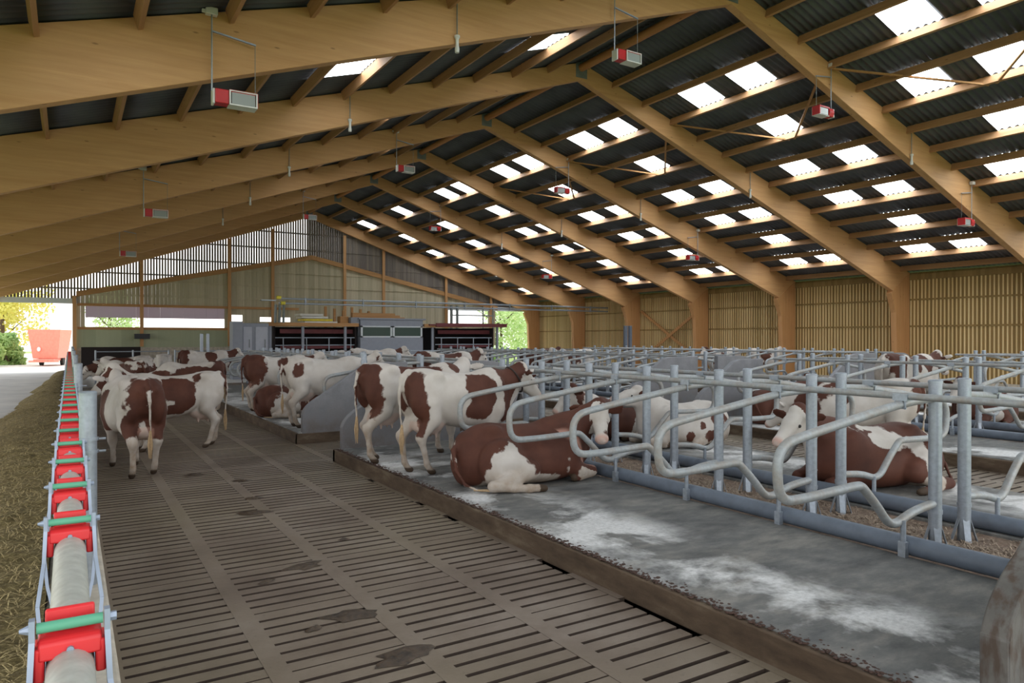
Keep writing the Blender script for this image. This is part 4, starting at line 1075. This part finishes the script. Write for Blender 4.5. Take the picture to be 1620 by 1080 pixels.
def build_cow(name, geo, loc, heading, spec, label, seed=1, scale=1.0, face='white', bell=False, switch=True, eyes=True, collar=False, eartag=False, legs_white=True, group=None, tint=0.0):
    V, F, hd = geo['V'], geo['F'], geo['head']
    stand = geo['pose'] == 'stand'; scale *= .915 if stand else .92
    fld = patch_field(V, spec) if isinstance(spec, tuple) else noise_patches(V, seed, spec)
    dh = (V - hd['poll']) @ hd['A'].T / hd['s']                                   # head coordinates
    inhead = (dh[:, 0] > -.02) & (np.linalg.norm(dh, axis=1) < .75)
    if face == 'white':
        fld = np.where(inhead, np.where(np.abs(dh[:, 1]) < .13, -.2, .15), fld)
    elif face == 'blaze':
        blaze = .104 + .03 * np.clip(dh[:, 0] / .5, 0, 1) - np.abs(dh[:, 1])
        blaze = np.minimum(blaze, .03 + (dh[:, 2] + .17))
        eye = np.minimum(np.linalg.norm((dh - (.17, .09, -.055)) / (1.5, 1.1, 1.1), axis=1), np.linalg.norm((dh - (.17, -.09, -.055)) / (1.5, 1.1, 1.1), axis=1))
        fld = np.where(inhead, np.maximum(-blaze * 2, (.045 - eye) * 2 * (dh[:, 1] < 0)), fld)
    elif face == 'brown':
        fld = np.where(inhead, np.where((dh[:, 0] > .36) | (np.abs(dh[:, 1]) < .035), -.1, .15), fld)
    if legs_white and stand:
        fld = np.where(V[:, 2] < .62, np.minimum(fld, (V[:, 2] - .55) * 1.2), fld)
    pink = np.clip(1 - np.abs((dh[:, 0] - .49) / .055), 0, 1) * (np.linalg.norm(dh, axis=1) < .7) * (dh[:, 0] > .4)
    if stand:
        pink = np.maximum(pink, .4 * (np.linalg.norm((V - (-.53, 0, .64)) / (.29, .21, .20), axis=1) < 1) * (V[:, 2] < .74))
    hoof = np.zeros(len(V))
    for hx, hy in geo['hooves']:
        hoof = np.maximum(hoof, (np.hypot(V[:, 0] - hx, V[:, 1] - hy) < .13) * np.clip((.085 - V[:, 2]) / .02, 0, 1) if stand else
                          (np.linalg.norm(V - (hx, hy, .045), axis=1) < .075) * 1.0)
    if stand:
        dirt = np.clip((.62 - V[:, 2]) / .5, 0, 1) * .55 + np.clip((-.72 - V[:, 0]) / .2, 0, 1) * .28 * (V[:, 2] < 1.2) + np.clip((.95 - V[:, 2]) / .3, 0, 1) * .2
    else:
        dirt = np.clip((.36 - V[:, 2]) / .3, 0, 1) * .75
    dirt = np.where(inhead, 0, dirt)
    me = bpy.data.meshes.new(name)
    me.from_pydata([tuple(v) for v in V], [], [tuple(int(i) for i in q) for q in F])
    for an, arr in (('patch', fld), ('pink', pink), ('hoof', hoof), ('dirt', dirt)):
        a = me.attributes.new(an, 'FLOAT', 'POINT'); a.data.foreach_set('value', np.asarray(arr, np.float32))
    me.polygons.foreach_set('use_smooth', [True] * len(me.polygons))
    me.materials.append(M['hide'])
    o = bpy.data.objects.new(name, me); COL.objects.link(o)
    o.location = loc; o.rotation_euler = (0, 0, math.radians(heading)); o.scale = (scale,) * 3
    tag(o, label, 'cow', group)
    o.data.update()
    # smooth the grid's stair steps
    m = o.modifiers.new('relax', 'SMOOTH'); m.factor = .5; m.iterations = 3
    if eyes:
        b = MB()
        for e in hd['eyes']: b.ball(tuple(e), .021, 10)
        b.build('eyes', M['eye'], o)
    tl = geo['tail']
    if switch:
        b = MB()
        if stand:
            t0 = np.array(tl[-1])
            for i in range(26):
                a = RNG.uniform(0, 6.28); r = RNG.uniform(0, .03)
                p0 = t0 + (r*.3*math.cos(a), r*.3*math.sin(a), .05); p1 = t0 + (r*math.cos(a)*1.2, r*math.sin(a)*1.4, -.16); p2 = t0 + (r*math.cos(a)*.9, r*math.sin(a), -.26 - RNG.uniform(0, .12))
                b.tube([p0, p1, p2], [.008, .010, .002], 4)
        else:
            t0 = np.array(tl[-1]); q = np.sign(t0[1]) or 1
            for i in range(18):
                e = RNG.uniform(-.03, .03)
                b.tube([t0 + (-.04, -.02*q, .0), t0 + (.10, .05*q + e, .0), t0 + (.2 + RNG.uniform(0, .07), .06*q + e*1.6, -.015)], [.009, .010, .003], 4)
        b.build('tail_switch', M['tailhair'], o)
    if bell or collar:
        n0, n1 = np.array(geo['neck'][1]), np.array(geo['neck'][2])
        c = n0 * .75 + n1 * .25; ax = unit(n1 - n0)
        s1 = unit(np.cross(ax, (0, 0, 1))); s2 = np.cross(s1, ax)
        b = MB(); ring = []
        for i in range(25):
            a = i / 24 * 2 * math.pi
            ring.append(c + s1 * math.cos(a) * .155 + s2 * math.sin(a) * .225 - (0, 0, .03))
        b.tube(ring, .014, 6); b.build('collar', M['darkleather'], o)
        if bell:
            low = min(ring, key=lambda p: p[2])
            b = MB(); b.lathe([(0, -.0), (.025, -.005), (.035, -.04), (.055, -.11), (.058, -.12), (.045, -.12)], tuple(low - (0, 0, .02)), 12)
            b.build('bell', M['darkmetal'], o, label='dark metal bell')
    if eartag:
        b = MB()
        e = hd['W'](.0, .25, -.07); b.box(tuple(e), (.05, .012, .06)); b.build('ear_tag', M['yellow'], o, label='yellow ear tag')
    return o
# ================================================================ the herd
W = 'w'; B = 'b'
SF = cow_standing(.02)                                                     # head forward
SD = cow_standing(.02, neck=[(.64, 0, 1.06), (.94, 0, 1.02), (1.20, 0, .98)], nose=(.75, 0, -.66))     # head lowered
ST = cow_standing(.02, neck=[(.62, .02, 1.12), (.86, .12, 1.27), (1.02, .26, 1.40)], nose=(.35, .82, -.45), step=(.06, -.1, 0, .08), tail=.03)   # head turned left
SG = cow_standing(.025, step=(-.08, .10, .05, -.08), tail=-.03)
SB = cow_standing(.02, neck=[(.62, .0, 1.14), (.88, .05, 1.34), (1.06, .10, 1.53)], nose=(.72, .28, -.62), step=(.1, -.06, 0, .05))
LC = cow_lying(.018, -1, nose=(-.36, -.79, -.44), neck=[(.64, -.03, .62), (.88, -.07, .77), (1.07, -.10, .90)], hs=1.12)
LU = cow_lying(.02, -1, nose=(.93, .10, .02), neck=[(.64, 0, .66), (.90, .02, .84), (1.03, .03, .97)])
LJ = cow_lying(.02, 1, nose=(.86, .26, -.42), neck=[(.66, .0, .63), (.95, .02, .79), (1.17, .04, .93)])
LF = cow_lying(.022, -1, neck=[(.65, 0, .64), (.9, 0, .80), (1.04, 0, .93)])
def ck(*a, **k): return build_cow('cow', *a, **k)
# passage
ck(SG, (.78, 11.90, 0), 99, (W, [((-.80, .13, 1.12), (.32, .17, .40)), ((-.80, -.14, 1.10), (.30, .17, .42)), ((-.74, .18, .80), (.2, .14, .3)), ((-.74, -.18, .82), (.2, .14, .3)), ((.3, .3, .9), (.25, .2, .32)), ((-.85, 0, 1.35), (.2, .2, .12)), ((.62, .2, 1.05), (.22, .2, .3)), ((.2, -.34, .95), (.2, .12, .3))]),
   'red and white cow seen from behind, standing on the slats by the feed fence', 1, 1.03)
ck(SB, (1.55, 13.85, 0), 181, (W, [((.02, .33, 1.17), (.36, .25, .27)), ((-.18, .36, .95), (.2, .2, .22)), ((.52, .3, 1.06), (.10, .2, .34)), ((.40, .33, .86), (.22, .2, .11)), ((-.90, .05, 1.2), (.10, .12, .3)), ((-.42, .2, 1.40), (.12, .12, .10)), ((.95, .1, 1.3), (.25, .3, .22)), ((.02, .3, .78), (.2, .2, .12))]),
   'white cow with brown flank patch, side-on beyond the cow seen from behind', 2, 1.0, face='brown')
ck(SD, (1.55, 27.6, 0), 180, (W, [((.1, .25, 1.1), (.5, .4, .4)), ((-.6, .1, 1.1), (.25, .3, .3)), ((.8, 0, 1.1), (.4, .3, .3))]), 'brown and white cow side-on at the far end of the feed fence', 3)
ck(SF, (1.30, 22.3, 0), 118, (W, [((-.5, 0, 1.0), (.7, .5, .5)), ((.4, .3, 1.0), (.3, .2, .3))]), 'brown cow with white back stripe, rump towards us, right of the fence posts', 4)
ck(SD, (1.95, 24.6, 0), -92, (W, [((.2, .3, 1.0), (.7, .25, .5)), ((.2, -.3, 1.0), (.7, .25, .5)), ((.9, .2, 1.1), (.25, .12, .3)), ((.9, -.2, 1.1), (.25, .12, .3))]), 'cow facing us head-on in the passage, white blaze between brown cheeks', 5, face='blaze')
ck(SD, (3.0, 29.8, 0), -100, -.25, 'pale cow facing us, right of the head-on cow with brown cheeks', 6)
ck(SF, (3.95, 25.94, PZ), 4, (W, [((-.85, 0, 1.2), (.25, .35, .5)), ((.1, -.25, 1.25), (.2, .25, .25)), ((.9, 0, 1.2), (.3, .3, .3))]), 'white cow with brown rump and brown shoulder spot at the far kerb', 7)
ck(SD, (2.65, 20.1, 0), 187, (W, [((-.1, .3, .95), (.7, .4, .38)), ((-.75, .1, 1.2), (.3, .3, .5)), ((.75, .2, 1.0), (.35, .3, .3))]), 'mostly brown cow with white back, side-on in the passage beyond the near pair', 8, face='brown')
# far block, first platform
ck(SF, (4.35, 17.68, PZ), 2, (W, [((-.75, 0, 1.1), (.4, .45, .5)), ((.25, -.25, 1.15), (.4, .25, .3)), ((.75, 0, 1.2), (.2, .3, .3))]), 'dark brown rumped cow standing in the far cubicles left of the white cow', 9)
ck(LF, (4.35, 16.42, PZ), 3, (B, [((-.36, -.55, .22), (.34, .4, .42)), ((.1, 0, .75), (.5, .3, .12)), ((-.1, -.5, .05), (.6, .3, .12)), ((.5, -.3, .1), (.4, .3, .15))]), 'brown cow lying at the kerb with its tail hanging over the edge', 10)
ck(SF, (4.42, 14.14, PZ), 1, (W, [((-.92, -.05, 1.36), (.10, .10, .10)), ((-.93, .0, 1.16), (.09, .12, .13)), ((-.70, -.24, 1.19), (.10, .1, .14)), ((1.15, 0, 1.4), (.1, .2, .1))]), 'almost all white cow standing behind the grey stall screen', 11, 1.03)
# near block, first platform
ck(ST, (4.33, 9.66, PZ), 3, (W, [((-.84, -.12, 1.10), (.22, .20, .42)), ((-.76, -.2, .92), (.14, .12, .3)), ((-.86, .15, 1.1), (.2, .15, .4)), ((-.10, -.12, 1.36), (.25, .26, .16)), ((.22, -.1, 1.38), (.2, .2, .06)), ((.62, -.1, 1.36), (.12, .2, .14))]),
   'white cow with brown rump standing left of the other standing cow, before the stall screen', 12, 1.03)
ck(SG, (4.46, 8.50, PZ), 3, (W, [((-.84, -.16, 1.16), (.19, .15, .28)), ((-.78, -.22, .86), (.12, .12, .34)), ((-.88, .12, 1.1), (.12, .12, .25)), ((.20, -.33, 1.16), (.26, .28, .34)), ((.12, -.36, .88), (.22, .25, .16)), ((.74, -.2, 1.14), (.24, .4, .5)), ((.98, -.1, 1.24), (.22, .3, .3))]),
   'white and brown cow standing right behind the lying brown cow, head in the stall', 13, 1.0, bell=True)
ck(LC, (4.74, 7.36, PZ), -9, (B, [((-.45, -.60, .20), (.27, .28, .40)), ((-.30, -.5, .0), (.6, .45, .14)), ((-.06, -.5, .06), (.6, .24, .13)), ((.86, -.3, .10), (.30, .34, .22)), ((.46, -.42, .12), (.05, .1, .22)), ((.9, .3, .1), (.2, .25, .2)), ((1.0, -.0, .45), (.14, .16, .3)), ((-.97, .0, .3), (.05, .2, .2))]),
   'brown cow lying on the mat with its white face turned to us', 14, 1.03, face='blaze', collar=False)
ck(LU, (8.62, 8.52, PZ), 172, (W, [((-.45, .42, .45), (.14, .2, .12)), ((-.3, .5, .2), (.16, .2, .1)), ((-.1, .5, .4), (.05, .1, .05)), ((-.7, .3, .4), (.06, .1, .1)), ((.2, .5, .2), (.05, .1, .05)), ((-.95, .1, .35), (.06, .1, .12))]),
   'white cow with small brown flecks lying behind the front stalls', 15, 1.0)
ck(LJ, (8.13, 4.98, PZ), 168, (B, [((.02, .40, .62), (.30, .3, .13)), ((-.30, .46, .36), (.10, .25, .38)), ((-.36, .5, .12), (.20, .25, .20)), ((-.80, .15, .4), (.05, .3, .22)), ((.12, .2, .76), (.25, .2, .06)), ((1.08, .0, .70), (.14, .3, .20))]),
   'brown and white cow lying in profile between the posts, white face to the left', 16, 1.03, face='white')
ck(LF, (8.14, 9.7, PZ), 180, .0, 'lying cow partly seen beyond the white flecked cow', 17)
# second passage and beyond
ck(SD, (10.25, 6.45, 0), 112, (W, [((.62, .0, 1.2), (.34, .4, .28)), ((.72, .2, .95), (.28, .3, .35)), ((-.82, .0, 1.2), (.2, .3, .3)), ((.15, .33, 1.1), (.10, .1, .14)), ((.1, .2, 1.38), (.35, .25, .07))]),
   'white cow with brown shoulders standing in the second passage, head down', 18, 1.0)
ck(LF, (12.67, 9.7, PZ), 0, (B, [((-.2, -.4, .5), (.05, .3, .4)), ((.3, -.4, .5), (.06, .3, .4)), ((-.5, -.4, .62), (.4, .2, .04))]), 'brown cow lying at the kerb of the middle platform', 19)
ck(SF, (15.4, 8.52, PZ), -3, (W, [((-.72, -.1, 1.25), (.2, .35, .3)), ((-.1, -.2, 1.25), (.12, .3, .25)), ((.25, -.15, 1.3), (.16, .35, .3)), ((.85, 0, 1.15), (.35, .3, .35))]), 'white cow with brown patches standing above the rails near the right edge', 20, 1.05, face='brown')
ck(LF, (16.04, 7.34, PZ), 180, (B, [((.3, .4, .2), (.2, .3, .2)), ((-.5, .4, .6), (.1, .2, .2))]), 'brown cow lying at the right picture edge behind the posts', 21)
ck(SF, (8.25, 16.5, PZ), 5, (W, [((-.85, 0, 1.1), (.28, .4, .5)), ((.0, -.25, 1.3), (.16, .25, .22)), ((.25, -.2, 1.42), (.2, .2, .1)), ((.55, -.2, .9), (.14, .3, .2)), ((.9, 0, 1.2), (.25, .3, .3))]), 'white cow with dark brown rump standing alone over the far rails', 22, 1.05)
ck(LF, (10.6, 17.4, .0), 10, .12, 'brown cow lying right of the white cow with dark rump', 23)
ck(SF, (7.4, 23.58, PZ), 0, (W, [((-.35, -.35, 1.25), (.07, .2, .07)), ((.7, 0, 1.3), (.14, .3, .25))]), 'white cow with one small dark side spot below the left milking stalls', 24)
ck(SF, (8.6, 22.4, PZ), 3, (W, [((.85, 0, 1.3), (.14, .3, .25)), ((-.9, 0, 1.3), (.1, .2, .1))]), 'pale cow standing right below the control cabin', 25, 1.05)
ck(SF, (8.3, 18.86, PZ), 176, (W, [((.5, .25, 1.25), (.16, .2, .14)), ((-.55, .25, 1.25), (.10, .2, .12)), ((-.9, 0, 1.3), (.14, .25, .25))]), 'white cow with dark ear patch, in front of the pale cow below the cabin', 26)
ck(SF, (15.9, 23.58, PZ), 0, .16, 'dark brown cow far off before the right gable doorway', 27)
ck(SF, (15.9, 21.22, PZ), 180, (W, [((.2, .2, 1.2), (.35, .4, .4))]), 'brown and white cow far off, before the crossed wall braces', 28)
ck(SF, (22.6, 20.04, PZ), 178, -.1, 'white backed cow far off along the slatted side wall', 29)
ck(SF, (23.6, 18.86, PZ), 0, (W, [((-.2, 0, 1.2), (.4, .5, .4))]), 'brown backed cow right of the white backed one by the side wall', 30)
ck(LF, (16.04, 4.98, PZ), 178, .05, 'lying cow seen between the last posts at the right edge', 31)
